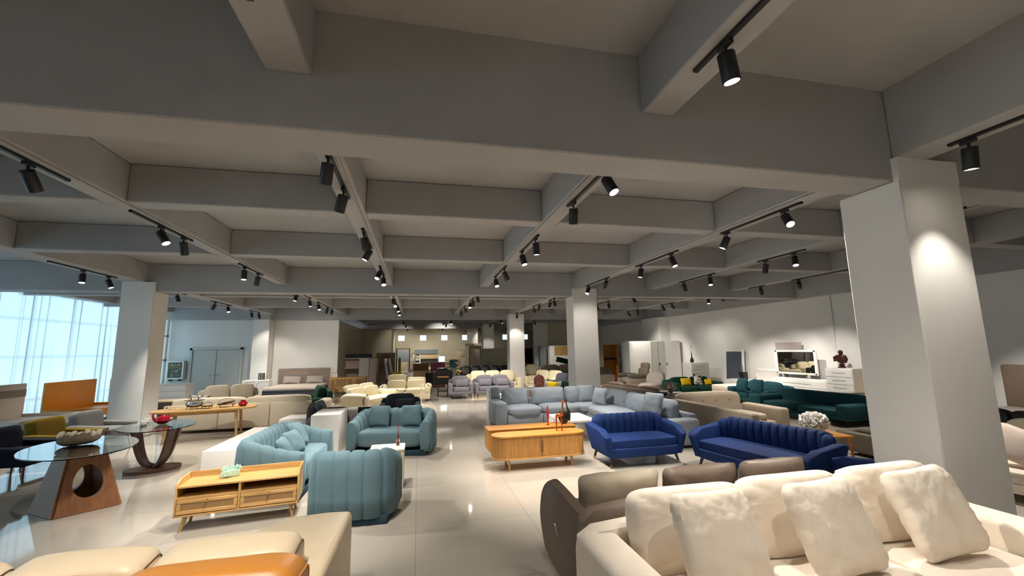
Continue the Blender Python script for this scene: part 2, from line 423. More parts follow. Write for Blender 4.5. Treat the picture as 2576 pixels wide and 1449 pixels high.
# ------------------------------------------------------------------ track lighting
def track(x, y0, y1, z, label):
    t = thing('lighting_track', label, 'track', (x, (y0+y1)/2, z), 0, 'black lighting tracks under the ceiling beams')
    L = y1-y0
    bm = NB(); box(bm, (0, 0, -.012), (.034, L, .024)); part('rail', bm, 'black_metal', t)
    for s in (-1, 1): part('end_cap', mk(box, (0, s*(L/2-.0175), -.0125), (.038, .035, .027), .003, 1), 'black_metal', t)
    return t
SPOTD = {}
for kk, (we, ang) in {'wash': (.3, 75), 'near': (.38, 85), 'front': (.95, 80), 'mid': (1.3, 64), 'far': (1.0, 88)}.items():
    l = bpy.data.lights.new('spot_'+kk, 'SPOT'); l.energy = SPOT_W*we; l.color = SPOT_C; l.spot_size = R(ang); l.spot_blend = .7; l.shadow_soft_size = .018; SPOTD[kk] = l
def spot_proto():
    t = thing('track_spotlight', 'spot', 'spotlight')
    bm = NB(); box(bm, (0, 0, -.018), (.036, .11, .03), .004, 1); tube(bm, [(0, 0, -.03), (0, 0, -.075)], .011); part('adapter', bm, 'black_metal', t)
    h = part('lamp_head', mk(lathe, [(.012, .015), (.05, .012), (.052, .006), (.052, -.165), (.049, -.17), (.045, -.17), (.044, -.15)], 24), 'black_metal', t)
    h.location = (0, 0, -.085)
    part('lens', mk(lathe, [(.0435, -.1515), (.0435, -.1605)], 20), 'lamp_lens', h)
    return t
PROTO = spot_proto()
SPOTS = []
def spot(x, y, z, aim, label, kind='mid', on=True, scale=1.0):
    t = copy_tree(PROTO)
    t.location = (x, y, z); props(t, label, 'spotlight', 'black track spotlights'); t.scale = (scale,)*3
    hd = [c for c in t.children if c.name.startswith('lamp_head')][0]
    d = Vector(aim)-Vector((x, y, z-.085)); hd.rotation_euler = (-d).to_track_quat('Z', 'Y').to_euler()
    lo = bpy.data.objects.new('spot_lamp', SPOTD[kind]); COL.objects.link(lo); lo.parent = hd; lo.location = (0, 0, -.18)
    SPOTS.append(t); return t
def beam_row(key, xc, z, near, far, desc):
    """near / far: lists of track runs [(y0, y1, [(y, aim), ...])]; the runs before and behind the first cross girder"""
    n = 0
    for runs_, place in ((near, 'before'), (far, 'beyond')):
        for ti, (y0, y1, hs) in enumerate(runs_):
            track(xc, y0, y1, z, 'short black track, %s from front on %s %s second girder' % (ORD[ti], desc, place))
        k = 0
        for (y0, y1, hs) in runs_:
            for (yy, aim) in hs:
                spot(xc, yy, z-.024, aim, 'black spotlight, %s from front on %s %s second girder' % (ORD[k], desc, place), 'wash' if aim[2] >= .8 else 'mid' if yy < 12 else 'far'); k += 1
rr = random.Random(3)
def A(x, y, dx=0, dy=0): return (x+dx, y+dy, .4)
beam_row('S1', -.775, ZS, [(3.35, 4.75, [(3.66, A(-1.3, 5.1)), (4.43, A(-1.7, 5.6))]), (5.95, 7.15, [(6.12, A(-.3, 7.4)), (6.89, A(-2.2, 6.6))]), (8.6, 9.75, [(8.78, A(-1.9, 7.2)), (9.58, A(-.4, 8.0))])],
         [(13.0, 14.7, [(13.35, A(-.6, 13.5)), (14.5, A(-.4, 11.5))]), (15.8, 17.8, [(16.0, A(.2, 15)), (17.54, A(-.5, 16.5))])], 'beam left of centre')
beam_row('S2', 1.728, ZS, [(3.35, 4.6, [(3.55, A(2.5, 2.2)), (4.43, A(1.9, 5.4))]), (5.9, 7.05, [(6.05, A(1.9, 6.2)), (6.92, A(2.2, 6.0))]), (8.3, 9.65, [(8.5, A(3.3, 9.5)), (9.5, A(2.0, 8.0))])],
         [(12.5, 14.6, [(12.65, A(2.6, 14.8)), (13.75, A(2.0, 14.6)), (14.5, A(1.3, 13.0))]), (16.0, 17.9, [(16.27, A(3.4, 17.0)), (17.69, A(2.0, 19.5))])], 'beam right of centre')
beam_row('S0', -3.314, ZS, [(3.6, 4.7, [(4.27, (-3.3, 6.2, 1.01))]), (5.6, 7.0, [(6.22, A(-1.5, 5.8)), (6.77, A(-3.4, 8.2))]), (8.7, 9.95, [(8.98, A(-3.2, 8.6)), (9.7, A(-4.2, 10.8))]),],
         [(12.3, 14.2, [(12.63, A(-4.0, 12.0)), (14.04, A(-2.7, 14.0))]), (15.1, 17.7, [(15.27, A(-2.5, 14.5)), (16.73, A(-4.6, 19.0)), (17.58, (-4.5, 20.9, 1.6))])], 'beam at centre left')
beam_row('LL', -6.415, ZS, [(8.9, 10.65, [(9.72, A(-6.0, 9.2)), (10.42, A(-5.2, 10.6))])],
         [(12.8, 13.5, [(13.05, A(-5.6, 13.6))]), (15.0, 16.5, [(15.28, A(-8.0, 15.5)), (16.22, A(-5.4, 15.4))]), (18.1, 19.3, [(18.34, A(-6.0, 19.0)), (19.12, (-6.2, 20.6, 1.2))])], 'beam over the left pillar')
beam_row('LG', 4.465, ZS, [(4.0, 5.4, [(4.25, A(3.6, 2.0)), (5.28, A(3.3, 6.2))]), (6.5, 8.0, [(6.71, A(4.9, 5.6)), (7.79, A(3.9, 8.0))]), (9.3, 10.75, [(9.46, (4.6, 11.2, 1.9)), (10.57, A(3.0, 9.6))])],
         [(13.4, 14.2, [(13.57, A(5.3, 14)), (13.96, A(3.6, 15))]), (15.2, 16.4, [(15.38, A(4.0, 17.6)), (16.18, A(5.5, 16.2))]), (18.9, 19.85, [(19.15, (4.6, 19.9, 1.7))])], 'beam over the white pillars')
beam_row('R1', 6.76, ZS, [(3.8, 4.8, [(4.3, A(7.1, 3.6))]), (6.1, 7.2, [(6.34, A(6.0, 5.4)), (7.0, A(6.9, 8.0))]), (8.5, 9.9, [(8.67, A(6.2, 8.0)), (9.7, A(8.6, 11.0))])],  # foremost track and lamp added, hidden by the big pillar, to brighten the right edge
         [(12.2, 13.0, [(12.41, A(8.2, 12.6))]), (14.1, 15.5, [(14.25, A(7.6, 14.6)), (15.28, A(8.6, 16.0))])], 'first beam right of the pillars')
beam_row('R2', 9.64, ZS, [(5.6, 6.1, [(5.8, (11.2, 5.8, .5))]), (7.2, 9.2, [(7.47, A(8.3, 7.4)), (9.0, A(11.8, 10.6))]), (10.1, 10.7, [(10.26, A(11.8, 11.8))])],  # foremost track and lamp here are extra, out of sight, lifting the brown headboard
         [(11.75, 12.7, [(11.88, A(11.6, 12.9)), (12.54, A(9.2, 12.0))]), (14.5, 15.5, [(14.7, (12.2, 15.0, 1.0)), (15.34, (12.2, 16.2, .8))]), (17.2, 18.4, [(17.37, A(11.2, 18.6)), (18.23, (11.8, 18.6, 1.2))])], 'second beam right of the pillars')
# near bay
track(-.9, .5, 2.25, 3.68, 'black track on the near ceiling beam at the top edge left of centre')
spot(-1.0, 1.85, 3.68-.024, (-1.0, 2.4, .8), 'black spotlight cut by the top edge left of centre', 'near')
track(1.83, -1.0, 2.32, 3.68, 'long black track on the near ceiling beam at the top edge right of centre')
spot(1.83, 2.03, 3.68-.024, (2.4, 2.2, .6), 'large black spotlight hanging at the top right in front of the first girder', 'near')
track(4.465, -1.0, 2.55, ZS, 'long black track on the near beam at the right edge above the big pillar')
spot(4.465, 2.42, ZS-.024, (4.75, 2.75, .6), 'bright black spotlight beside the top of the big right pillar', 'wash')
spot(1.83, .9, 3.68-.024, (2.9, 1.9, .6), 'black spotlight above the frame lighting the cream sofa', 'near')
spot(-.9, 1.0, 3.68-.024, (-1.3, 2.4, .7), 'black spotlight above the frame lighting the tan sofa', 'front')
for xx, tr in ((-3.73, 1), (-.9, 0), (1.83, 0), (4.465, 0), (9.64, 1)):  # added out-of-view tracks and lamps; their floor bounce brightens the near girder
    zz = ZS if xx == 4.465 else 3.68
    side = {-3.73: 'left', -.9: 'second', 1.83: 'third', 4.465: 'fourth', 9.64: 'right'}[xx]
    if tr or xx == -.9: track(xx, -4.6, -.6, zz, 'added unseen long track behind the photographer on the %s near beam' % side)
    for k, yy in enumerate((-.8, -2.6, -4.4)):
        if (yy == -.8 and xx != -3.73) or (xx in (9.64, -.9)) or yy == -4.4: spot(xx, yy, zz-.024, (xx+(.6 if k else -.3), yy+.4, 0), 'added unseen spotlight behind the photographer on the %s near beam, %s from the front' % (side, ORD[k]), 'mid')
# back part of the hall
for i, (x, y, ax, ay) in enumerate(((-.78, 23.5, -1, 24.5), (1.73, 23.5, 2.2, 22.6), (4.465, 23.2, 6.2, 22.5), (-.78, 27.5, -1.5, 33), (1.73, 27.5, 1.2, 33), (4.465, 26.8, 4.6, 28.4), (1.73, 32, 2, 35.8), (4.465, 32, 6, 35.8), (6.76, 24.5, 8.5, 25), (-.78, 32, -1.2, 35.8))):
    track(x, y-.5, y+.5, ZS, 'small black track deep in the hall, %s counted from the girder behind the bed' % ORD[i])
    spot(x, y, ZS-.024, (ax, ay, .8), 'tiny black spotlight deep in the hall, %s counted from the girder behind the bed' % ORD[i], 'wash' if x == 4.465 or (x == -.78 and y < 28) else 'far')
for o in list(PROTO.children_recursive)+[PROTO]: bpy.data.objects.remove(o)

# thin cable conduits clipped under the long beams
for xx, desc in ((-.715, 'beam left of centre'), (1.64, 'beam right of centre'), (-3.22, 'beam at centre left'), (4.33, 'beam over the white pillars'), (6.86, 'first beam right of the pillars')):
    bm = NB(); tube(bm, [(0, -4, 0), (0, 4, 0)], .011, 8)
    single('cable_conduit', bm, 'ceiling_grey', 'thin painted cable conduit under the %s' % desc, 'conduit', (xx, 7.29, ZS-.011), 0, 'cable conduits under the beams')
# ------------------------------------------------------------------ upholstery builders
def legs4(t, W, D, h, mat, r=(.02, .013), inset=.06, splay=.03, tip=None):
    for sx in (-1, 1):
        for sy in (-1, 1):
            x, y = sx*(W/2-inset), sy*(D/2-inset)
            lg = part('leg', mk(tube, [(x, y, h), (x+sx*splay, y+sy*splay, 0)], [r[0], r[1]], 10), mat, t)
            if tip:
                bm = NB(); tube(bm, [(x+sx*splay*.72, y+sy*splay*.72, h*.28), (x+sx*splay, y+sy*splay, 0)], [r[1]*1.22, r[1]*1.06], 10); part('tip', bm, tip, lg)
def cushion_thing(name, label, loc, s, mat, rx=0, rz=0, ry=0, group=None, seed=0, cat='cushion', n=14, wr=.008, pw=.42):
    """scatter cushion standing on its lower edge: rz turns it, rx leans it back, ry tips it sideways"""
    bm = NB(); pillow(bm, (0, 0, 0), s, RZ(rz) @ RX(-rx) @ RY(ry), n, wr, seed, pw, rc=7)
    zmin = min(v.co.z for v in bm.verts)
    bmesh.ops.translate(bm, verts=bm.verts, vec=(0, 0, -zmin))
    return single(name, bm, mat, label, cat, loc, 0, group, 60)
def sofa(name, label, loc, rz, W, D, mat, sh=.42, bh=.75, aw=.18, ah=.58, ns=2, nb=2, bt=.2, leg=('black_metal', .1), arms=(1, 1), cat='sofa', group=None,
         seat_t=.16, p=6, lean=.2, back_cush=True, wr=.006, mat2=None, n=6, tuft=0, arm_p=7, arm_flare=0):
    t = thing(name, label, cat, loc, rz, group); lh = leg[1]; m2 = mat2 or mat
    ax0 = -W/2+(aw if arms[0] else 0); ax1 = W/2-(aw if arms[1] else 0)
    part('base', mk(b2, -W/2+.02, W/2-.02, -D/2+.03, D/2-.02, lh, sh-seat_t+.02, .025), mat, t)
    part('backrest', mk(soft, (0, D/2-.075, (lh+bh*.88)/2), (W-.02, .15, bh*.88-lh), 9, n), mat, t)
    for i, s in enumerate((-1, 1)):
        if arms[i]: part('armrest', mk(box, (s*(W/2-aw/2), 0, (lh+ah)/2), (aw, D, ah-lh), min(.06, aw*.3), 4, RY(s*arm_flare)), mat, t)
    w = (ax1-ax0)/ns
    for i in range(ns):
        part('seat_cushion', mk(soft, (ax0+w*(i+.5), -.07, sh-seat_t/2), (w-.006, D-.14-.02, seat_t), p, n, wr=wr, seed=i, top=.12), m2, t)
    if back_cush:
        w = (ax1-ax0)/nb; H = bh-sh+.03
        for i in range(nb):
            bc = part('back_cushion', mk(soft, (ax0+w*(i+.5), D/2-.15-bt/2-.02, sh+H/2-.01), (w-.008, bt, H), 4.5, n, M=RX(-lean), wr=wr, seed=i+9), m2, t)
            if tuft:
                for k in range(tuft):
                    bm = NB(); lathe(bm, [(.004, .012), (.014, .008), (.016, 0), (.01, -.01)], 8, (ax0+w*(i+.5)+(k-(tuft-1)/2)*w/(tuft+.3), D/2-.15-bt-.012, sh+H*.62), M=RX(PI/2)); part('button', bm, m2, bc)
    if lh > .03:
        for sx in (-1, 1):
            for sy in (-1, 1): part('leg', mk(tube, [(sx*(W/2-.1), sy*(D/2-.1), lh+.01), (sx*(W/2-.085), sy*(D/2-.085), 0)], [.02, .012], 8), leg[0], t)
    return t

# ------------------------------------------------------------------ cream sectional in the right foreground
t = thing('sectional_sofa', 'wide cream fabric sofa in the right foreground with three loose scatter cushions', 'sofa', (2.51, 2.05, 0))
part('base', mk(b2, -1.47, 1.47, -.95, .78, .05, .29, .03), 'cream_fabric', t)
part('backrest', mk(soft, (0, .73, .35), (2.97, .2, .62), 9, 7), 'cream_fabric', t)
part('armrest', mk(box, (-1.365, -.1, .33), (.26, 1.68, .60), .055, 5), 'cream_fabric', t)
part('armrest', mk(box, (1.375, -.1, .33), (.25, 1.68, .60), .055, 5), 'cream_fabric', t)
for i in range(3):
    part('seat_cushion', mk(soft, (-1.235+.828*(i+.5), -.2, .375), (.824, 1.5, .17), 8, 9, wr=.006, seed=i, top=.1), 'cream_fabric', t)
    bm = NB(); pillow(bm, (-1.235+.828*(i+.5)+(.03, 0, .02)[i], .54, .655+(.0, .015, .02)[i]), (.86, .5, .26), RZ((-.02, 0, .03)[i]) @ RX(-.26), 34, .012, i+3, .24, .02, 6)
    part('back_cushion', bm, 'cream_fabric', t, ang=70)
for sx in (-1, 1):
    for sy in (-.85, .7): part('foot', mk(b2, sx*1.36-.05, sx*1.36+.05, sy-.05, sy+.05, 0, .055), 'dark_wood', t)
for i, (x, y, ry, rz, lb) in enumerate(((1.68, 2.27, .03, .10, 'cream square cushion leaning at the left end of the near cream sofa'), (2.46, 2.27, -.02, .06, 'cream square cushion leaning in the middle of the near cream sofa'),
                                (3.28, 2.29, -.06, -.02, 'cream square cushion leaning beside the right arm of the near cream sofa'))):
    cushion_thing('scatter_cushion', lb, (x, y-.02, .474), (.56, .54, .17), 'cream_fabric', .42, rz, ry, 'cream scatter cushions', i+1, n=34, wr=.014, pw=.33)
# taupe leather sofa standing back to back with it
t = thing('leather_sofa', 'taupe leather sofa with a tall wing arm behind the near cream sofa', 'sofa', (2.35, 3.5, 0), PI)
part('base', mk(b2, -1.2, 1.2, -.5, .42, .06, .3, .03), 'taupe_leather', t)
part('backrest', mk(soft, (0, .42, .36), (2.42, .17, .62), 8, 6), 'taupe_leather', t)
for i in range(3): part('seat_cushion', mk(soft, (-1.1+.733*(i+.5), -.05, .36), (.73, .8, .17), 6, 6), 'taupe_leather', t)
part('armrest', mk(soft, (-1.22, 0, .31), (.2, .95, .5), 6, 6), 'taupe_leather', t)
wg = [(.088, .761), (.05, .70), (.032, .637), (.02, .53), (.029, .43), (.05, .32), (.076, .241), (.14, .17), (.219, .10), (.32, .06), (.50, .06), (.54, .2), (.52, .45), (.446, .552), (.364, .607), (.243, .694), (.165, .745), (.12, .768)]
wq = []
for i in range(len(wg)):
    p0, p1, p2, p3 = (Vector(wg[(i+k-1) % len(wg)]) for k in range(4))
    for u in (0, .33, .66): wq.append(tuple(.5*((2*p1)+(-p0+p2)*u+(2*p0-5*p1+4*p2-p3)*u*u+(-p0+3*p1-3*p2+p3)*u**3)))
bm = NB(); prism(bm, wq, .1, M=I4, bev=.012, seg=3)
dv = Vector((.33, -.45)).normalized()
wing = part('armrest', bm, 'taupe_leather', t, 'tall pointed wing arm')
mw = Matrix(((dv.x, -dv.y, 0, 0.985+.0), (dv.y, dv.x, 0, 3.475), (0, 0, 1, 0), (0, 0, 0, 1)))
wing.matrix_parent_inverse = I4; wing.matrix_basis = (T(2.35, 3.5, 0) @ RZ(PI)).inverted() @ mw
bm = NB(); box(bm, (.175, -.052, .435), (.012, .008, .09), .003, 1, RY(-.35)); part('control_slot', bm, 'chrome', wing)
for i, (x, w_, m_, lb) in enumerate(((1.60, .74, 'beige_fabric', 'pale beige cushion standing at the left end of the taupe leather sofa'), (2.34, .74, 'taupe_leather', 'taupe cushion in the middle of the taupe leather sofa behind its low back'), (3.06, .7, 'taupe_leather', 'taupe cushion at the right end of the taupe leather sofa next to blue sofa'))):
    cushion_thing('back_cushion', lb, (x, 3.36, .445), (w_, .385, .2), m_, -.18, 0, 0, 'loose cushions on the taupe sofa', i+20, n=16, wr=.012, pw=.34)
# ------------------------------------------------------------------ tan and cream leather in the left foreground
def end_seam(c, s, p, cx, rx, r, cut=0):
    pts = []
    for k in range(41):
        a = -PI*.25+PI*1.5*k/40; co, si = math.cos(a), math.sin(a); q = ((1-abs(cx)**p)/(abs(co)**p+abs(si)**p))**(1/p)
        v = RX(rx) @ Vector((cx*s[0]/2, q*co*s[1]/2*1.015, q*si*s[2]/2*1.015)); pts.append(Vector(c)+v)
    return mk(tube, pts, r, 6)
t = thing('leather_sofa', 'tan orange leather sofa at the bottom left edge, only its back cushions showing', 'sofa', (-1.6, 1.75, 0))
part('base', mk(b2, -1.25, 1.2, -.55, .42, .06, .42, .04), 'tan_leather', t)
part('backrest', mk(soft, (-.02, .41, .42), (2.4, .14, .72), 9, 6), 'tan_leather', t)
for i, (x0, x1) in enumerate(((-.48, .44), (.46, 1.155))):
    bc = part('back_cushion', mk(soft, ((x0+x1)/2, .27, .70), (x1-x0, .26, .52), 7.5, 12, M=RX(-.1), wr=.006, seed=i, top=.05), 'tan_leather', t)
    part('seam', end_seam(((x0+x1)/2, .27, .70), (x1-x0, .26, .52), 7.5, .975, -.1, .006), 'tan_leather', bc)
part('armrest', mk(soft, (1.17, -.1, .52), (.2, .95, .6), 4, 7), 'tan_leather', t)
for i in range(2): part('seat_cushion', mk(soft, (-.6+1.1*i, -.1, .46), (1.08, .8, .2), 6, 6), 'tan_leather', t)
t = thing('leather_sofa', 'cream leather sofa with a broad flat arm behind the tan sofa', 'sofa', (-1.6, 2.85, 0))
part('base', mk(b2, -1.3, 1.1, -.35, .5, .05, .4, .03), 'cream_leather', t)
part('backrest', mk(soft, (-.1, -.38, .4), (2.4, .16, .68), 9, 6), 'cream_leather', t)
for i, (x0, x1) in enumerate(((-1.1, -.24), (-.22, .36), (.37, 1.02))):
    bc = part('back_cushion', mk(soft, ((x0+x1)/2, -.29, .62), (x1-x0, .25, .48), 7, 12, M=RX(.12), wr=.005, seed=i+5, top=.04), 'cream_leather', t)
    part('seam', end_seam(((x0+x1)/2, -.29, .62), (x1-x0, .25, .48), 7, .97, .12, .004), 'brown_leather', bc)
# broad arm: flat top that falls away at its inner far corner
top = [(.60, .32), (.73, .53), (1.0, .56), (1.16, .54), (1.14, -.42), (.66, -.42)]
a_ = NB(); vt = [a_.verts.new((x, y, .685)) for x, y in top]; vb = [a_.verts.new((x, y, .05)) for x, y in top]
a_.faces.new(vt); a_.faces.new(vb[::-1])
for i in range(len(top)): a_.faces.new((vt[i], vb[i], vb[(i+1) % 6], vt[(i+1) % 6]))
bmesh.ops.bevel(a_, geom=[e for e in a_.edges if e.verts[0].co.z > .6 or e.verts[1].co.z > .6], offset=.035, segments=4, profile=.5, affect='EDGES')
am = part('armrest', a_, 'cream_leather', t)
part('seam', mk(tube, [(1.125, .5, .681), (1.115, 0, .683), (1.105, -.4, .681)], .005, 6), 'cream_leather', am)
for i in range(2): part('seat_cushion', mk(soft, (-.8+.85*i, .1, .36), (.84, .72, .18), 6, 6), 'cream_leather', t)

# ------------------------------------------------------------------ rattan TV stand
t = thing('tv_stand', 'light oak TV stand with two woven cane drawers and a mint dish on top', 'tv stand', (-1.875, 5.5, 0), R(7.5))
W, D, H0, H1 = 1.15, .40, .155, .455
part('top', mk(b2, -W/2+.018, W/2-.018, -D/2, D/2-.018, H1-.02, H1, .003, 1), 'oak', t)
part('bottom_panel', mk(b2, -W/2, W/2, -D/2, D/2, H0, H0+.02, .004, 1), 'oak', t)
prof = [(-D/2, H0), (D/2, H0), (D/2, .515), (-D/2+.10, .515), (-D/2+.03, .49), (-D/2, .45)]
for s in (-1, 1): part('side_panel', mk(prism, prof, .018, T(s*(W/2-.009), 0, 0) @ RZ(PI/2), .004, 1), 'oak', t)
part('back_rim', mk(b2, -W/2+.018, W/2-.018, D/2-.018, D/2, H0+.02, .515, .003, 1), 'oak', t)
part('shelf', mk(b2, -W/2+.018, W/2-.018, -D/2+.01, D/2-.02, .325, .343), 'oak', t)
part('divider', mk(b2, -.01, .01, -D/2+.006, D/2-.02, H0+.02, H1-.02), 'oak', t)
for s in (-1, 1):
    x0, x1 = (-W/2+.022, -.014) if s < 0 else (.014, W/2-.022)
    z0, z1 = H0+.026, .322
    bm = NB(); fr = .036
    b2(bm, x0, x1, -D/2-.004, -D/2+.016, z0, z0+fr, .004, 1); b2(bm, x0, x1, -D/2-.004, -D/2+.016, z1-fr, z1, .004, 1)
    b2(bm, x0, x0+fr, -D/2-.004, -D/2+.016, z0+fr, z1-fr, .004, 1); b2(bm, x1-fr, x1, -D/2-.004, -D/2+.016, z0+fr, z1-fr, .004, 1)
    b2(bm, x0+.01, x1-.01, -D/2+.018, D/2-.04, z0, z1-.03)
    dr = part('drawer', bm, 'oak', t)
    part('cane_panel', mk(b2, x0+fr, x1-fr, -D/2+.004, -D/2+.012, z0+fr, z1-fr), 'cane', dr)
    bm = NB(); lathe(bm, [(.006, 0), (.006, .014), (.012, .018), (.012, .026), (.004, .03)], 12, ((x0+x1)/2, -D/2-.004, z1-.02), M=RX(PI/2)); part('knob', bm, 'brass', dr)
legs4(t, W, D, H0, 'oak', (.024, .013), .09, .035)
# mint ceramic flower dish
bm = NB(); box(bm, (0, 0, .032), (.15, .085, .064), .01, 2)
dish = thing('ceramic_dish', 'mint green ceramic box dish with flower petals on the oak TV stand', 'dish', (-2.02, 5.53, .455), R(20))
bm = NB()
for a, (cx, cy, sx, sy) in enumerate(((0, -.04, .15, .012), (0, .04, .15, .012), (-.07, 0, .012, .09), (.07, 0, .012, .09))): box(bm, (cx, cy, .036), (sx, sy, .07), .005, 1, RX(.12 if a == 0 else -.12 if a == 1 else 0) @ RY(0 if a < 2 else (.15 if a == 3 else -.15)))
box(bm, (0, 0, .006), (.14, .08, .012), .004, 1); part('bowl', bm, 'ceramic_mint', dish)
bm = NB()
for cx in (-.075, -.03):
    for k in range(6):
        a = k*PI/3; lathe(bm, [(.002, 0), (.014, .006), (.016, .014), (.002, .02)], 8, (cx+.018*math.cos(a), -.052, .04+.018*math.sin(a)), M=RX(PI/2))
    lathe(bm, [(.008, 0), (.008, .02), (.003, .024)], 8, (cx, -.052, .04), M=RX(PI/2))
part('flower', bm, 'ceramic_mint', dish)
bm = NB()
for cx, cy, r_ in ((-.05, .035, .3), (.0, .045, 0), (.05, .035, -.3), (.075, -.02, -.6), (-.075, -.02, .6)): box(bm, (cx, cy, .085), (.045, .008, .045), .004, 2, RZ(r_) @ RY(PI/4))
part('rim', bm, 'ceramic_mint', dish)

# ------------------------------------------------------------------ teal channel-tufted suite
TPROF = [(.02, 0), (.075, .12), (.115, .38), (.12, .62), (.10, .84), (.06, .96), (0, 1.0), (-.05, .965), (-.085, .86), (-.095, .6), (-.095, .3), (-.095, 0)]
def teal(name, label, cat, loc, rz, W, D, H, hf):
    t = thing(name, label, cat, loc, rz, 'teal channel tufted suite')
    def Hf(s):
        e = min(s, 1-s); arm = (D-.3)/(2*(D-.3)+W)
        k = min(1, max(0, e/(arm*1.25))); k = k*k*(3-2*k)
        return H*(hf+(1-hf)*k)
    path = upath(W-.24, D-.24, .2)
    path = [(x, y-.02) for x, y in path]
    part('backrest', mk(shell, path, Hf, TPROF, .155, .24, 12, .075), 'teal', t, 'curved channel tufted back and arms', ang=180)
    for s in (-1, 1):
        bm = NB(); poly = [(-.075, .1), (.075, .1), (.095, .3), (.095, H*hf*.8), (.06, H*hf*.95), (0, H*hf*.985), (-.06, H*hf*.95), (-.085, H*hf*.8), (-.085, .3)]
        prism(bm, poly, .05, T(s*(W/2-.12), -D/2+.1, 0), .02, 2); part('arm_front', bm, 'teal', t)
    part('seat_cushion', mk(soft, (0, -.06, .27), (W-.38, D-.30, .28), 7, 8, top=.1), 'teal', t)
    part('plinth', mk(b2, -W/2+.1, W/2-.1, -D/2+.1, D/2-.09, 0, .09, .02), 'teal_dark', t)
    return t
teal('tufted_armchair', 'teal velvet channel tufted armchair seen from behind beside the oak TV stand', 'armchair', (-.665, 5.31, 0), PI-.085, 1.0, .86, .755, .8)
teal('tufted_sofa', 'teal velvet channel tufted sofa with three cushions along the low white plinth', 'sofa', (-1.77, 6.8, 0), PI/2-.03, 1.8, .98, .74, .78)
teal('tufted_loveseat', 'teal velvet channel tufted loveseat facing us with two cushions', 'sofa', (-.41, 8.32, 0), -.27, 1.56, .9, .735, .8)
LS, TS = ((-.41, 8.32), -.27), ((-1.77, 6.8), PI/2-.03)
for i, (b, x, y, s, dr, rx, ry, lb) in enumerate(((LS, -.30, .06, .40, 0, .2, .02, 'square teal cushion on the left of the teal loveseat'), (LS, .30, .06, .40, -.05, .2, -.04, 'square teal cushion on the right of the teal loveseat'),
        (TS, .28, -.03, .40, -.12, .5, .10, 'farthest square teal cushion on the teal sofa'), (TS, -.14, -.10, .36, -.2, .55, .0, 'middle square teal cushion on the teal sofa'), (TS, -.52, -.09, .32, .05, .5, -.05, 'nearest square teal cushion on the teal sofa, half hidden by its arm'))):
    cushion_thing('scatter_cushion', lb, at(b[0], b[1], x, y, .432), (s, s*.98, .14), 'teal', rx, b[1]+dr, ry, 'teal scatter cushions', i+40, n=16, wr=.012)
t = thing('side_table', 'small block side table with beige marble top between the teal chairs', 'side table', (-.39, 6.3, 0))
part('top', mk(b2, -.23, .23, -.2, .2, .475, .5, .004, 1), 'marble', t); part('body', mk(b2, -.22, .22, -.19, .19, 0, .475, .006, 1), 'marble', t)
t = thing('reed_diffuser', 'pink glass reed diffuser on the marble side table', 'diffuser', (-.26, 6.36, .5))
part('bottle', mk(lathe, [(.022, 0), (.026, .01), (.024, .07), (.012, .1), (.012, .125)], 16), 'pink_glass', t)
for k in range(4): part('reed', mk(tube, [(0, 0, .02), (.012*math.cos(k*1.6), .012*math.sin(k*1.6), .27+.02*k)], .0022, 5), 'red_resin', t)
single('display_plinth', mk(b2, -.425, .425, -1.05, 1.05, 0, .355, .008, 2), 'white_lacquer', 'long low glossy white plinth behind the teal sofa', 'plinth', (-2.74, 8.55, 0))
single('display_plinth', mk(b2, -.24, .24, -.45, .45, 0, .7, .008, 2), 'white_lacquer', 'tall glossy white plinth between the teal sofa and teal loveseat', 'plinth', (-1.6, 8.76, 0))

# ------------------------------------------------------------------ tambour cabinet, second cabinet, ornaments
t = thing('tambour_cabinet', 'honey wood sideboard with rounded ends and slatted sliding doors', 'cabinet', (1.86, 6.66, 0), .012)
def stad(W, D, n=12):
    r = D/2*.98; pts = []
    for cx, a0 in ((W/2-r, -PI/2), (-W/2+r, PI/2)):
        for k in range(n+1):
            a = a0+PI*k/n; pts.append((cx+r*math.cos(a), D/2/r*r*math.sin(a)))
    return pts
def slab(bm, pts, z0, z1, bev=.004):
    a = [bm.verts.new((x, y, z0)) for x, y in pts]; b = [bm.verts.new((x, y, z1)) for x, y in pts]; n = len(pts)
    bm.faces.new(a[::-1]); bm.faces.new(b)
    for i in range(n): bm.faces.new((a[i], a[(i+1) % n], b[(i+1) % n], b[i]))
part('top', mk(slab, stad(1.5, .42), .478, .5), 'honey_oak', t); part('bottom', mk(slab, stad(1.5, .42), .16, .182), 'oak', t)
def flute(W, D, z0, z1, half):
    base = stad(W, D, 40); P = [Vector((x, y, 0)) for x, y in base]; P.append(P[0])
    L = [0]
    for i in range(1, len(P)): L.append(L[-1]+(P[i]-P[i-1]).length)
    bm = NB(); per = 4; nsl = round(L[-1]/.02); ra = []; rb = []
    for q in range(nsl*per):
        s = L[-1]*q/(nsl*per); i = 0
        while L[i+1] < s: i += 1
        t_ = (s-L[i])/(L[i+1]-L[i]+1e-9); p = P[i].lerp(P[i+1], t_); d = (P[i+1]-P[i]).normalized(); nr = Vector((d.y, -d.x, 0))
        k = .0045*math.sin(PI*(q % per)/per); p = p+nr*k
        if (p.x < 0) == (half < 0): ra.append(bm.verts.new((p.x, p.y, z0))); rb.append(bm.verts.new((p.x, p.y, z1)))
    n = len(ra)
    order = sorted(range(n), key=lambda i: math.atan2(ra[i].co.y, (ra[i].co.x-.0)*half))
    ra = [ra[i] for i in order]; rb = [rb[i] for i in order]
    for i in range(n-1): bm.faces.new((ra[i], ra[i+1], rb[i+1], rb[i]))
    bm.faces.new((ra[-1], ra[0], rb[0], rb[-1])); return bm
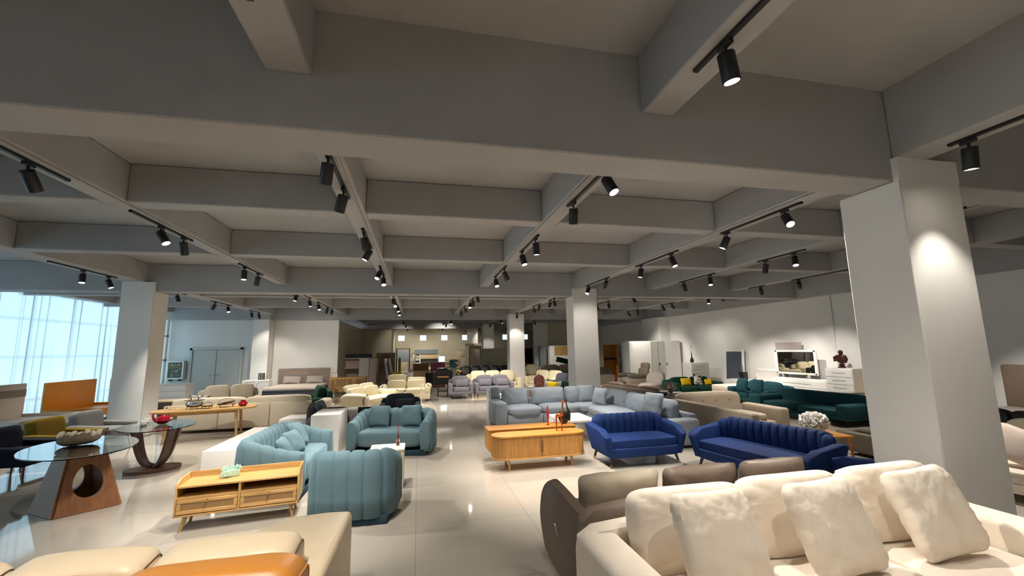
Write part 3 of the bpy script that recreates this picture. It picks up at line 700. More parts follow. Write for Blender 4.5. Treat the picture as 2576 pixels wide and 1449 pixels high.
for s in (-1, 1):
    dr = part('door', flute(1.46, .38, .182, .478, s), 'tambour', t, ang=25)
    part('handle', mk(b2, s*.004, s*.02, -.212, -.192, .25, .42, .004, 2), 'mid_walnut', dr)
for x in (-.5, .5):
    for y in (-.13, .13): part('leg', mk(tube, [(x, y, .16), (x, y, 0)], [.02, .016], 10), 'oak', t)
    part('stretcher', mk(b2, x-.012, x+.012, -.13, .13, .12, .16), 'oak', t)
t = thing('cabinet', 'plain honey wood cabinet directly behind the slatted sideboard', 'cabinet', (1.9, 7.28, 0), .012)
part('body', mk(b2, -.76, .74, -.2, .2, .16, .48, .003, 1), 'honey_oak', t); part('top', mk(b2, -.77, .75, -.21, .21, .48, .5, .003, 1), 'honey_oak', t)
for x in (-.65, .65):
    for y in (-.14, .14): part('leg', mk(tube, [(x, y, .16), (x, y, 0)], [.02, .012], 10), 'oak', t)
# giraffe figurine
t = thing('giraffe_figurine', 'copper coloured long legged giraffe figurine on the slatted sideboard', 'figurine', (2.22, 6.69, .5), -.5)
bm = NB()
tube(bm, [(-.05, 0, .21), (-.03, 0, .235), (.02, 0, .245), (.05, 0, .25), (.06, 0, .30), (.062, 0, .40), (.066, 0, .455)], [.018, .03, .03, .028, .018, .012, .012], 10)
part('body', bm, 'copper', t)
bm = NB(); tube(bm, [(.055, 0, .46), (.075, 0, .455), (.105, 0, .435)], [.014, .014, .008], 8)
for s in (-1, 1): tube(bm, [(.062, s*.008, .465), (.06, s*.012, .495)], .0035, 6); tube(bm, [(.058, s*.01, .46), (.045, s*.028, .468)], [.005, .002], 6)
part('head', bm, 'copper', t)
for x, y in ((-.04, .018), (-.04, -.018), (.04, .018), (.04, -.018)): part('leg', mk(tube, [(x, y*.8, .23), (x*1.1, y*1.1, .12), (x*1.05, y*1.3, 0)], [.013, .008, .007], 8), 'copper', t)
part('tail', mk(tube, [(-.055, 0, .22), (-.075, 0, .18), (-.075, 0, .12)], [.005, .003, .006], 6), 'copper', t)
# red slim figurine and black swan-neck vase stand on the cabinet behind
t = thing('slim_figurine', 'slim pink red standing figurine on the cabinet behind the slatted sideboard', 'figurine', (2.2, 7.23, .5))
part('body', mk(lathe, [(.03, 0), (.03, .012), (.012, .02), (.014, .1), (.022, .16), (.016, .22), (.009, .27), (.012, .30), (.004, .33)], 12), 'red_resin', t)
part('arm', mk(tube, [(-.018, 0, .2), (-.03, 0, .24), (-.012, 0, .3)], .006, 6), 'red_resin', t)
t = thing('swan_vase', 'black vase with one tall swan neck on the cabinet behind the slatted sideboard', 'vase', (2.5, 7.27, .5))
bm = NB(); lathe(bm, [(.03, 0), (.05, .02), (.085, .10), (.095, .17), (.07, .21), (.03, .20), (.01, .18)], 20, sx=1.25, sy=.6); part('bowl', bm, 'black_leather', t)
part('neck', mk(tube, [(.085, 0, .05), (.105, 0, .13), (.10, 0, .2), (.07, 0, .27), (.055, 0, .34), (.06, 0, .4), (.052, 0, .44)], [.03, .025, .018, .012, .01, .009, .004], 10), 'black_leather', t)

# ------------------------------------------------------------------ blue velvet suite
def blue_sofa(name, label, loc, rz, W, ch):
    D, H = .80, .71
    t = thing(name, label, 'sofa', loc, rz, 'royal blue velvet suite')
    Wb = W-.30; path = []
    for k in range(9): a = PI*.95-PI*.45*k/8; path.append((-Wb/2+.16+.16*math.cos(a), D/2-.26+.16*math.sin(a)))
    for k in range(1, 20): path.append((-Wb/2+.16+(Wb-.32)*k/20, D/2-.10))
    for k in range(9): a = PI*.5-PI*.45*k/8; path.append((Wb/2-.16+.16*math.cos(a), D/2-.26+.16*math.sin(a)))
    pr = [(.06, 0), (.085, .3), (.095, .7), (.08, .92), (.03, 1.0), (-.03, .985), (-.065, .92), (-.075, .7), (-.075, .35), (-.07, 0)]
    def Hf(s): e = min(s, 1-s); return H-.07*max(0, 1-e/.13)**2
    part('backrest', mk(shell, path, Hf, pr, ch, .36, 10, .24), 'blue_velvet', t, 'channel tufted wrap-around back', ang=180)
    part('seat_cushion', mk(soft, (0, -.06, .335), (W-.30, D-.22, .15), 8, 8, top=.15), 'blue_velvet', t)
    part('base', mk(soft, (0, -.02, .215), (W-.24, D-.08, .15), 9, 8), 'blue_velvet', t)
    for s in (-1, 1):
        poly = [(-.36, .16), (.30, .16), (.33, .58), (.22, .60), (-.2, .545), (-.36, .50), (-.405, .45)]
        bm = NB(); prism(bm, poly, .14, RZ(PI/2), .045, 4)
        for v in bm.verts:
            k = (v.co.z-.16)/.42; v.co.x = s*(W/2-.155+.085*k)+v.co.x*(.75+.25*k)
        part('armrest', bm, 'blue_velvet', t)
    for sx in (-1, 1):
        for sy in (-1, 1):
            x, y = sx*(W/2-.20), sy*(D/2-.12)
            lg = part('leg', mk(tube, [(x, y, .17), (x+sx*.045, y+sy*.04, 0)], [.025, .013], 10), 'dark_wood', t)
            bm = NB(); tube(bm, [(x+sx*.034, y+sy*.03, .042), (x+sx*.045, y+sy*.04, 0)], [.0165, .0145], 10); part('leg_tip', bm, 'brass', lg)
    return t
blue_sofa('velvet_loveseat', 'royal blue velvet loveseat with channelled back facing us beside the slatted sideboard', (3.43, 6.52, 0), 0.0, 1.46, .115)
blue_sofa('velvet_sofa', 'long royal blue velvet sofa with channelled back in front of the right pillar', (4.62, 5.2, 0), -1.38, 1.9, .125)
blue_sofa('velvet_loveseat', 'royal blue velvet loveseat seen from behind, partly hidden by the big right pillar', (5.38, 3.83, 0), PI-.02, 1.5, .115)
# ------------------------------------------------------------------ lounge chairs at the left
def lounge(name, label, loc, rz, mat):
    t = thing(name, label, 'armchair', loc, rz, 'lounge chairs by the window')
    part('seat_cushion', mk(soft, (0, -.03, .36), (.52, .62, .16), 6, 7, top=.2), mat, t)
    part('base', mk(box, (0, 0, .27), (.66, .66, .08), .03, 3), mat, t)
    part('backrest', mk(soft, (0, .27, .53), (.60, .17, .47), 8, 9, M=RX(-.22)), mat, t)
    for s in (-1, 1):
        part('armrest', mk(soft, (s*.345, -.02, .47), (.15, .70, .10), 5, 7, M=RX(.06)), mat, t)
        part('arm_side', mk(box, (s*.34, .0, .35), (.10, .60, .18), .035, 3), mat, t)
    legs4(t, .66, .66, .24, 'walnut', (.02, .012), .05, .04)
lounge('lounge_armchair', 'grey fabric lounge armchair, farthest of the three by the left window', (-5.98, 10.02, 0), PI/2-.12, 'mid_grey')
lounge('lounge_armchair', 'olive mustard lounge armchair between the navy and grey ones', (-5.98, 9.1, 0), PI/2-.08, 'olive')
lounge('lounge_armchair', 'dark navy lounge armchair at the left edge of the picture', (-5.86, 8.12, 0), PI/2-.02, 'navy')
# ------------------------------------------------------------------ glass tables
def ell(a, b, n=48): return [(a*math.cos(2*PI*k/n), b*math.sin(2*PI*k/n)) for k in range(n)]
t = thing('glass_dining_table', 'oval glass table on a wedge shaped wooden base with a round hole', 'table', (-4.0, 6.38, 0))
o = part('glass_top', mk(slab, ell(.82, .53), .708, .72), 'clear_glass', t); o.rotation_euler = (0, 0, R(123))
def wedge(p0, p1, q0, q1, zt, th, hz, hr, tall=1.0):
    """slanted board from floor line p0-p1 to top line q0-q1 with a round hole"""
    bm = NB(); n = 32
    p0, p1 = Vector((*p0, 0)), Vector((*p1, 0)); q0, q1 = Vector((*q0, zt)), Vector((*q1, zt))
    def P(u, v): return p0.lerp(p1, u).lerp(q0.lerp(q1, u), v)
    nr = (p1-p0).cross(q0-p0).normalized()*th/2
    w = (p1-p0).length*.75; hh = (q0-p0).length
    out = []
    for k in range(n):
        a = 2*PI*k/n+PI/4*0; c, s = math.cos(a), math.sin(a); m = max(abs(c), abs(s)); out.append((.5+.5*c/m, .5+.5*s/m))
    inn = [(.5+hr/w*math.cos(2*PI*k/n), hz/zt+tall*hr/hh*math.sin(2*PI*k/n)) for k in range(n)]
    rg = [[bm.verts.new(P(*x)+nr*s) for x in L] for s in (1, -1) for L in (out, inn)]
    of, nf, ob, nb = rg
    for k in range(n):
        j = (k+1) % n
        bm.faces.new((of[k], of[j], nf[j], nf[k])); bm.faces.new((ob[j], ob[k], nb[k], nb[j]))
        bm.faces.new((of[j], of[k], ob[k], ob[j])); bm.faces.new((nf[k], nf[j], nb[j], nb[k]))
    return bm
for s, (a, b) in enumerate((((.02, -.32), (.44, .05)), ((.02, -.32), (-.42, -.0)), ((-.02, .36), (.44, .05)), ((-.02, .36), (-.42, 0)))):
    part('base_board', wedge(a, b, (a[0]*.5, a[1]*.5), (b[0]*.5, b[1]*.5), .705, .05, .34, .13 if s in (0, 3) else .004, 1.45), 'mid_walnut', t)
t = thing('driftwood_bowl', 'long rough driftwood bowl on the nearer glass table', 'bowl', (-4.1, 6.5, .72), R(25))
bm = NB(); soft(bm, (0, 0, .06), (.40, .2, .13), 2.6, 8, wr=.025, seed=3)
zmin = min(v.co.z for v in bm.verts); bmesh.ops.translate(bm, verts=bm.verts, vec=(0, 0, -zmin)); part('bowl', bm, 'bark', t)
bm = NB()
for k in range(7): soft(bm, (-.165+.055*k, .02*math.sin(k*2.1), .125+.01*math.cos(k*3)), (.05, .17, .085), 2.6, 5, M=RZ(.3*math.sin(k*1.7)) @ RY(.3), wr=.015, seed=k+7)
part('petal_row', bm, 'cream_bone', t, 'pale lumpy petals along the top')
t = thing('glass_pedestal_table', 'oval glass table on crossed curved walnut legs over an oval foot', 'table', (-4.08, 8.1, 0))
o = part('glass_top', mk(slab, ell(.67, .5), .678, .69), 'clear_glass', t); o.rotation_euler = (0, 0, R(118))
o = part('foot', mk(slab, ell(.36, .24), 0, .05), 'walnut', t); o.rotation_euler = (0, 0, R(25))
for k, a in enumerate((12, 168, 205, 335)):
    pts = []; n = 12
    for i in range(n+1):
        u = i/n; pts.append((.05+.30*(u**.55)*(1-.08*u), .05+.625*u**1.25))
    th = .045; out = []
    for i, (x, z) in enumerate(pts):
        x2, z2 = pts[min(i+1, n)]; x1, z1 = pts[max(i-1, 0)]; d = math.hypot(x2-x1, z2-z1); out.append((x-(z2-z1)/d*th, z+(x2-x1)/d*th))
    poly = pts+out[::-1]; poly = [(x, min(.677, max(.05, z))) for x, z in poly]
    part('curved_leg', mk(prism, poly, .11, RZ(R(a))), 'walnut', t, ang=30)
# red elephant-like teapot and two white cups on it
t = thing('red_teapot', 'glossy red spotted ceramic teapot on the farther glass table', 'teapot', (-4.06, 8.2, .69), .4)
part('body', mk(lathe, [(.03, 0), (.07, .02), (.09, .06), (.075, .11), (.03, .135), (.02, .15), (.008, .155)], 18, sx=1.1), 'ceramic_red', t)
part('spout', mk(tube, [(-.07, 0, .05), (-.12, 0, .10), (-.135, 0, .155), (-.12, 0, .17)], [.03, .02, .014, .01], 10), 'ceramic_red', t)
part('handle', mk(tube, [(.07, 0, .04), (.13, 0, .06), (.135, 0, .11), (.06, 0, .115)], .01, 8), 'ceramic_red', t)
for i, (x, y) in enumerate(((-4.38, 8.38), (-4.27, 8.1))):
    t = thing('white_cup', ('white ceramic cup, the outer one beside the red teapot', 'white ceramic cup right next to the red teapot')[i], 'cup', (x, y, .69))
    part('cup', mk(lathe, [(.03, 0), (.042, .01), (.05, .05), (.05, .085), (.045, .085), (.044, .05), (.03, .015)], 16), 'ceramic_white', t)
    part('handle', mk(tube, [(.045, 0, .02), (.075, 0, .03), (.078, 0, .06), (.046, 0, .07)], .006, 6), 'ceramic_white', t)
# ------------------------------------------------------------------ oak dining table and its glassware
t = thing('dining_table', 'pale oak dining table with curved ends carrying glassware and a red vase', 'table', (-4.5, 10.72, 0), R(12))
pts = []
for k in range(40):
    a = 2*PI*k/40; c, s = math.cos(a), math.sin(a); pts.append((.95*math.copysign(abs(c)**.75, c), .42*math.copysign(abs(s)**.45, s)))
part('tabletop', mk(slab, pts, .615, .645), 'oak', t)
bm = NB()
for y in (-.29, .29): b2(bm, -.58, .58, y-.012, y+.012, .55, .615)
for x in (-.58, .58): b2(bm, x-.012, x+.012, -.29, .29, .55, .615)
part('apron', bm, 'oak', t)
for x in (-.6, .6):
    for y in (-.3, .3): part('leg', mk(tube, [(x, y, .615), (x*1.06, y*1.08, 0)], [.034, .024], 10), 'oak', t)
def on_table(u, v):
    a = R(12); return (-4.5+u*math.cos(a)-v*math.sin(a), 10.72+u*math.sin(a)+v*math.cos(a), .645)
for i in range(2):
    t = thing('ring_holder', ('left', 'right')[i]+' cream bone ring shaped ornament at the left end of the oak table', 'ornament', on_table(-.68+.11*i, -.05), R(12+i*8))
    bm = NB(); n = 16; ring = [(.035*math.cos(2*PI*k/n), .04+.03*math.sin(2*PI*k/n)) for k in range(n)]
    sq = []
    for k in range(n):
        c, s = math.cos(2*PI*k/n), math.sin(2*PI*k/n); m = max(abs(c), abs(s)); sq.append((.048*c/m, .045+.045*s/m))
    rg = [[bm.verts.new((x*(1 if L is sq else .75), y, z)) for x, z in L] for y in (-.025, .025) for L in (sq, ring)]
    for k in range(n):
        j = (k+1) % n
        bm.faces.new((rg[0][k], rg[0][j], rg[1][j], rg[1][k])); bm.faces.new((rg[2][j], rg[2][k], rg[3][k], rg[3][j]))
        bm.faces.new((rg[0][j], rg[0][k], rg[2][k], rg[2][j])); bm.faces.new((rg[1][k], rg[1][j], rg[3][j], rg[3][k]))
    part('ring', bm, 'cream_bone', t)
def wirestand(t, r, h, sx=1):
    bm = NB(); n = 20
    tube(bm, [(r*sx*math.cos(2*PI*k/n), r*math.sin(2*PI*k/n), h) for k in range(n+1)], .005, 6)
    part('rim', bm, 'black_metal', t)
    for k in range(4):
        a = PI/4+k*PI/2; part('foot', mk(tube, [(r*sx*math.cos(a), r*math.sin(a), h), (r*sx*1.06*math.cos(a), r*1.06*math.sin(a), 0)], .005, 6), 'black_metal', t)
t = thing('glass_punch_bowl', 'round clear glass bowl with a stacked glass tray set in a black wire stand', 'bowl', on_table(-.22, -.02)); wirestand(t, .11, .06, 1.3)
part('bowl', mk(lathe, [(.03, .035), (.10, .05), (.14, .10), (.12, .16), (.10, .17), (.095, .165), (.13, .10), (.09, .06), (.02, .05)], 24, sx=1.2), 'ware_glass', t)
part('tray', mk(lathe, [(.10, .172), (.15, .18), (.155, .19), (.10, .185)], 24, sx=1.2), 'ware_glass', t)
for i, (x, y) in enumerate(((-.10, .02), (-.03, -.04), (.04, .02), (.10, -.02))):
    part('glass_cup', mk(lathe, [(.02, .186), (.032, .19), (.036, .245), (.033, .245), (.03, .2)], 14, (x, y, 0)), 'ware_glass', t)
t = thing('glass_plate', 'small clear glass plate in a black wire holder beside the punch bowl', 'plate', on_table(.03, -.10)); wirestand(t, .09, .05)
part('plate', mk(lathe, [(.02, .045), (.09, .055), (.11, .075), (.105, .076), (.085, .06), (.02, .05)], 20), 'ware_glass', t)
part('handle', mk(tube, [(.1*math.cos(PI*k/8), .02, .055+.08*math.sin(PI*k/8)) for k in range(9)], .004, 6), 'black_metal', t)
t = thing('wire_basket', 'dark oval wire fruit basket tilted on thin feet on the oak table', 'basket', on_table(.37, .0), .3); wirestand(t, .10, .06, 1.6)
bm = NB(); lathe(bm, [(.03, .055), (.13, .075), (.15, .10), (.145, .105), (.12, .085), (.03, .062)], 20, sx=1.15, sy=.75, M=RY(-.18)); part('bowl', bm, 'bronze', t)
part('handle', mk(tube, [(.16*math.cos(PI*k/10), 0, .09+.09*math.sin(PI*k/10)) for k in range(11)], .004, 6), 'black_metal', t)
t = thing('ribbed_vase', 'small dark red ribbed glass vase on the oak dining table', 'vase', on_table(.68, -.02))
part('vase', mk(lathe, [(.035, 0), (.075, .025), (.085, .06), (.06, .10), (.04, .115), (.05, .13), (.042, .13), (.03, .11)], 32, lobes=8, lob=.12), 'ceramic_red', t)
# ------------------------------------------------------------------ beige sectional behind it
t = thing('sectional_sofa', 'large beige fabric sectional seen from behind, beyond the oak dining table', 'sofa', (-3.95, 12.0, 0), 0)
part('base', mk(b2, -1.62, 1.45, -.5, .8, .06, .34, .03), 'beige_fabric', t)
for x in (-1.5, 1.35):
    for y in (-.42, .7): part('foot', mk(b2, x-.05, x+.05, y-.05, y+.05, 0, .07), 'dark_wood', t)
for i, (x0, x1) in enumerate(((-1.66, -.62), (-.61, .48), (.49, 1.4))): part('back_panel', mk(b2, x0, x1, -.55, -.42, .07, .64, .03, 3), 'beige_fabric', t)
for i, (x0, x1) in enumerate(((-1.62, -.1), (-.09, 1.36))): part('back_cushion', mk(soft, ((x0+x1)/2, -.38, .66), (x1-x0, .26, .26), 5, 8, wr=.008, seed=i), 'beige_fabric', t)
for i in range(3): part('seat_cushion', mk(soft, (-1.1+1.0*i, .15, .38), (.98, .95, .17), 6, 6), 'beige_fabric', t)
part('armrest', mk(box, (1.55, .1, .34), (.28, 1.15, .5), .08, 4), 'beige_fabric', t)
part('chaise', mk(box, (1.5, .5, .26), (.45, .6, .34), .06, 4), 'beige_fabric', t)
cushion_thing('printed_cushion', 'long black and beige pebble printed cushion on the beige sectional', (-5.15, 11.95, .47), (.55, .42, .16), 'pebble_print', -.5, 0, .06, None, 61)
sofa('tufted_sofa', 'beige button tufted two seat sofa in front of the grey double door', (-5.55, 14.7, 0), R(28), 1.6, .85, 'beige_fabric', .42, .86, .16, .52, 2, 2, .18, tuft=2, lean=.15)
single('display_plinth', mk(b2, -.28, .28, -.34, .34, 0, .34, .006, 2), 'white_lacquer', 'low white glossy table block between the beige sectional and the black sofa', 'plinth', (-2.72, 11.0, 0), R(-4))
# dark green and charcoal pieces
t = sofa('velvet_sofa', 'dark green velvet sofa with high rounded back, turned sideways left of the cream recliners', (-3.05, 13.9, 0), R(-72), 1.3, .95, 'green_velvet', .38, .80, .2, .52, 2, 2, .24, lean=.2)
t = thing('sofa', 'charcoal black fabric sofa half hidden behind the tall white plinth', 'sofa', (-1.85, 10.0, 0), R(100))
part('base', mk(box, (0, 0, .24), (1.2, .8, .3), .05, 3), 'black_fabric', t); part('backrest', mk(soft, (0, .32, .46), (1.2, .2, .5), 6, 6), 'black_fabric', t)
for i in range(2): part('back_cushion', mk(soft, (-.28+.56*i, .16, .58), (.52, .2, .36), 4, 7, M=RX(-.35), seed=i, wr=.01), 'dark_grey_fabric', t)
for s in (-1, 1): part('armrest', mk(soft, (s*.62, 0, .36), (.18, .8, .4), 5, 6), 'dark_grey_fabric', t)
single('side_table', mk(b2, -.32, .32, -.3, .3, .0, .42, .006, 2), 'white_lacquer', 'square white block table behind the charcoal sofa', 'table', (-1.36, 11.4, 0))
t = thing('tv_screen', 'small black flat screen leaning on the white block table by the charcoal sofa', 'screen', (-1.0, 10.35, 0))
part('screen', mk(box, (0, 0, .42), (.62, .04, .3), .006, 1), 'black_metal', t); part('stand', mk(box, (0, 0, .14), (.1, .05, .28), .005, 1), 'black_metal', t); part('foot', mk(box, (0, 0, .01), (.35, .18, .02), .004, 1), 'black_metal', t)
sofa('fabric_armchair', 'dark grey fabric armchair with a lumbar cushion behind the teal loveseat', (-.42, 11.0, 0), -.03, .98, .85, 'dark_grey_fabric', .4, .74, .14, .54, 1, 1, .18, cat='armchair')
cushion_thing('lumbar_cushion', 'dark grey oblong cushion on the dark grey armchair behind the teal loveseat', (-.30, 10.9, .41), (.46, .26, .13), 'dark_grey_fabric', .25, 0, 0, None, 63)
# cream leather sofas with raised headrests
def head_sofa(name, label, loc, rz, W, n, up, mat='ivory_leather', chaise=False):
    D = .95; t = thing(name, label, 'sofa', loc, rz, 'cream leather sofas with raised headrests')
    part('base', mk(box, (0, 0, .2), (W-.1, D-.08, .26), .05, 3), mat, t)
    for i in range(n):
        w = (W-.44)/n; x = -W/2+.22+w*(i+.5)
        part('seat_cushion', mk(soft, (x, -.08, .37), (w-.01, D-.2, .18), 6, 6), mat, t)
        bc = part('back_cushion', mk(soft, (x, D/2-.2, .56), (w-.01, .22, .36), 5, 6, M=RX(-.2)), mat, t)
        hr = part('headrest', mk(soft, (x, D/2-.1+(0 if up[i] else .05), .80 if up[i] else .72), (w-.02, .13, .27 if up[i] else .2), 5, 6, M=RX(-.1 if up[i] else -.5)), mat, bc)
    for s in (-1, 1):
        a = part('armrest', mk(soft, (s*(W/2-.14), -.02, .40), (.26, D-.05, .42), 3.5, 7, M=RY(s*.25)), mat, t)
        part('piping', mk(tube, [(s*(W/2-.01), -.40, .30), (s*(W/2+.0), -.38, .42), (s*(W/2-.04), -.40, .52), (s*(W/2-.16), -.42, .58)], .014, 6), 'black_leather', a)
    for sx in (-1, 1):
        for sy in (-1, 1): part('leg', mk(tube, [(sx*(W/2-.2), sy*.35, .1), (sx*(W/2-.2), sy*.37, 0)], .025, 8), 'black_metal', t)
    return t
head_sofa('leather_sofa', 'cream leather two seat sofa with one raised headrest, behind the dark grey armchair', (-.42, 16.4, 0), -.05, 1.85, 2, (1, 0))
head_sofa('leather_sofa', 'cream leather chaise sofa turned sideways beside the dark green sofa', (-1.4, 13.95, 0), R(62), 1.9, 2, (0, 0))
single('side_table', mk(b2, -.2, .2, -.2, .2, 0, .52, .005, 1), 'white_lacquer', 'white cube table between the two cream leather headrest sofas', 'table', (-1.75, 16.2, 0))
t = thing('wire_ornament', 'thin white wire flower ornament in front of the cream headrest sofa', 'ornament', (.12, 14.9, 0))
part('stand', mk(lathe, [(.10, 0), (.10, .012), (.01, .02), (.008, .52)], 12), 'white_metal' if 'white_metal' in MATS else 'white_lacquer', t)
bm = NB()
for k in range(6): tube(bm, [(0, 0, .5), (.06*math.cos(k), .06*math.sin(k), .62+.03*(k % 3)), (.10*math.cos(k+.4), .10*math.sin(k+.4), .70+.03*(k % 2))], .006, 5)
part('petals', bm, 'ceramic_white', t)
# ------------------------------------------------------------------ middle: grey pieces, cream and black rows
sofa('grey_armchair', 'grey fabric armchair with thin black legs left of the grey two seat sofa', (1.60, 16.6, 0), 0, .9, .85, 'grey_fabric', .42, .8, .13, .56, 1, 1, .18, ('black_metal', .16), cat='armchair', arm_p=3.5)
cushion_thing('lumbar_cushion', 'oblong grey cushion on the grey armchair', (1.64, 16.42, .437), (.5, .28, .13), 'grey_fabric', .25, 0, 0, 'grey lumbar cushions', 71)
sofa('grey_sofa', 'grey fabric two seat sofa with two oblong cushions and thin legs', (2.86, 16.6, 0), 0.03, 1.5, .88, 'grey_fabric', .42, .8, .13, .56, 2, 2, .18, ('black_metal', .16), arm_p=3.5)
for i, x in enumerate((2.52, 3.2)):
    cushion_thing('lumbar_cushion', ('oblong grey cushion on the left half of the grey two seat sofa', 'oblong grey cushion on the right half of the grey two seat sofa')[i], (x, 16.42, .437), (.5, .27, .13), 'grey_fabric', .25, 0, 0, 'grey lumbar cushions', 72+i)
t = thing('coffee_table', 'slim white low coffee table in front of the grey two seat sofa', 'table', (2.95, 14.4, 0))
part('top', mk(b2, -.38, .38, -.25, .25, .27, .32, .004, 1), 'white_lacquer', t)
for x in (-.34, .34):
    for y in (-.21, .21): part('leg', mk(b2, x-.02, x+.02, y-.02, y+.02, 0, .27), 'white_lacquer', t)
t = thing('side_table', 'small wooden side table on a black wire frame left of the grey armchair', 'table', (.98, 17.4, 0))
part('top', mk(b2, -.22, .22, -.25, .25, .74, .77, .004, 1), 'honey_oak', t)
for x in (-.19, .19):
    for y in (-.22, .22): part('leg', mk(b2, x-.012, x+.012, y-.012, y+.012, 0, .74), 'black_metal', t)
part('lower_ring', mk(b2, -.19, .19, -.23, .23, .2, .215), 'black_metal', t)
t = thing('pedestal_bowl', 'small gold footed bowl behind the grey armchair', 'bowl', (1.62, 17.75, 0))
part('bowl', mk(lathe, [(.02, .86), (.09, .9), (.15, .98), (.14, .98), (.08, .92), (.01, .88)], 16), 'brass', t)
part('stem', mk(lathe, [(.10, .70), (.10, .715), (.02, .73), (.02, .87)], 12), 'brass', t); part('pedestal', mk(b2, -.13, .13, -.13, .13, 0, .7), 'dark_wood', t)
sofa('leather_sofa', 'long cream leather sofa with three back cushions behind the grey two seat sofa', (3.2, 18.5, 0), -.02, 2.35, .9, 'ivory_leather', .42, .88, .2, .6, 3, 3, .2)
sofa('leather_sofa', 'long black leather sofa in the row behind the long cream sofa', (3.5, 22.6, 0), 0, 3.0, .95, 'black_leather', .44, .95, .2, .62, 5, 5, .22)
sofa('recliner_chair', 'boxy black leather recliner seen from behind beside the main aisle', (1.05, 22.3, 0), PI+.35, 1.1, 1.0, 'black_leather', .45, .92, .18, .7, 1, 1, .22, cat='armchair')
# cream and grey rows behind the red vase
sofa('leather_sofa', 'cream leather sofa seen end on between the two middle pillars', (5.5, 18.2, 0), R(-60), 1.9, .95, 'ivory_leather', .42, .84, .2, .6, 2, 2, .2)
sofa('recliner_chair', 'cream leather padded recliner behind the cream sofa beside the middle pillar', (5.7, 21.2, 0), -.2, 1.0, 1.0, 'ivory_leather', .48, 1.0, .2, .72, 1, 1, .26, cat='armchair')
sofa('fabric_sofa', 'grey fabric sofa with slumped cushions left of the third white pillar', (5.6, 15.9, 0), R(-65), 1.7, .9, 'dark_grey_fabric', .42, .82, .2, .55, 2, 2, .24, wr=.02)
sofa('fabric_sofa', 'rose grey sofa piled with cushions behind the red lattice vase', (4.4, 13.55, 0), R(-25), 1.9, .9, 'rose_grey', .40, .70, .2, .56, 2, 2, .2)
for i, (x, m, lb) in enumerate(((-.08, 'yellow_fabric', 'bright yellow cushion on the rose grey sofa'), (-.5, 'dark_grey_fabric', 'charcoal cushion on the rose grey sofa left of the yellow one'), (.36, 'green_velvet', 'dark green cushion on the rose grey sofa right of the yellow one'))):
    cushion_thing('scatter_cushion', lb, at((4.4, 13.55), R(-25), x, -.14, .43), (.34, .34, .13), m, .4, R(-25), .1*i, None, 80+i)
# ------------------------------------------------------------------ blue grey L shaped sectional
t = thing('sectional_sofa', 'light blue grey L shaped sectional with plump cushions around a white low table', 'sofa', (3.35, 10.4, 0))
M_ = 'blue_grey_fabric'
def LX(x): return x-3.35
def LY(y): return y-10.4
part('armrest', mk(box, (LX(1.91), LY(10.45), .30), (.31, .95, .52), .05, 4), M_, t)
for x0, x1 in ((2.07, 2.93), (2.95, 3.9)):
    part('base', mk(b2, LX(x0), LX(x1), LY(9.98), LY(10.95), .04, .27, .02), M_, t)
    part('seat_cushion', mk(soft, (LX((x0+x1)/2), LY(10.33), .34), (x1-x0-.01, .82, .19), 4.5, 8, wr=.012, seed=x0, top=.25), M_, t)
part('base', mk(b2, LX(3.92), LX(4.95), LY(9.98), LY(10.95), .04, .27, .02), M_, t)
part('seat_cushion', mk(soft, (LX(4.3), LY(10.3), .34), (.9, .9, .19), 4.5, 8, wr=.012, top=.25), M_, t)
for y0, y1 in ((8.55, 9.96), (7.2, 8.53)):
    part('base', mk(b2, LX(4.0), LX(4.95), LY(y0), LY(y1), .04, .27, .02), M_, t)
    part('seat_cushion', mk(soft, (LX(4.36), LY((y0+y1)/2), .34), (.82, y1-y0-.01, .19), 4.5, 8, wr=.012, seed=y0, top=.25), M_, t)
part('backrest', mk(b2, LX(1.78), LX(4.98), LY(10.86), LY(11.0), .04, .56, .03), M_, t)
part('backrest', mk(b2, LX(4.9), LX(5.05), LY(7.15), LY(10.9), .04, .56, .03), M_, t)
for i, (x0, x1, dz) in enumerate(((2.05, 2.75, 0), (2.83, 3.72, .0), (3.72, 4.5, 0))):
    bm = NB(); pillow(bm, (LX((x0+x1)/2), LY(10.72), .60), (x1-x0, .46, .28), RX(-.22), 16, .016, i, .34, .03, 7); part('back_cushion', bm, M_, t, ang=70)
for i, (y0, y1) in enumerate(((9.3, 10.3), (8.2, 9.28), (7.3, 8.15))):
    bm = NB(); pillow(bm, (LX(4.74), LY((y0+y1)/2), .58), (y1-y0, .44, .26), RZ(-PI/2) @ RX(-.22), 16, .016, i+5, .34, .03, 7); part('back_cushion', bm, M_, t, ang=70)
part('armrest', mk(box, (LX(4.62), LY(7.12), .27), (.76, .26, .46), .06, 4), M_, t)
for i, (x, y, rz, s, lb) in enumerate(((1.9, 10.74, .0, .25, 'blue grey cushion tucked behind the left arm of the blue grey sectional'), (4.22, 10.42, -.25, .44, 'square blue grey cushion in the corner of the blue grey sectional'), (4.28, 9.75, -1.1, .42, 'square blue grey cushion near the corner on the side run of the blue grey sectional'), (4.46, 7.68, -1.3, .50, 'large blue grey cushion at the near end of the blue grey sectional'))):
    cushion_thing('scatter_cushion', lb, (x, y, .462 if i else .58), (s, s if i else .3, .16), M_, .35, rz, 0, 'blue grey cushions', 90+i, n=16, wr=.014)
t = thing('coffee_table', 'white open box coffee table inside the blue grey sectional', 'table', (3.1, 8.55, 0))
part('top', mk(b2, -.36, .36, -.5, .5, .36, .4, .004, 1), 'white_lacquer', t)
for s in (-1, 1): part('side_panel', mk(b2, s*.36-.02*s-.02, s*.36-.02*s+.02, -.5, .5, 0, .36, .003, 1), 'white_lacquer', t)
t = thing('console_table', 'white open console table behind the blue grey sectional', 'table', (2.72, 11.3, 0))
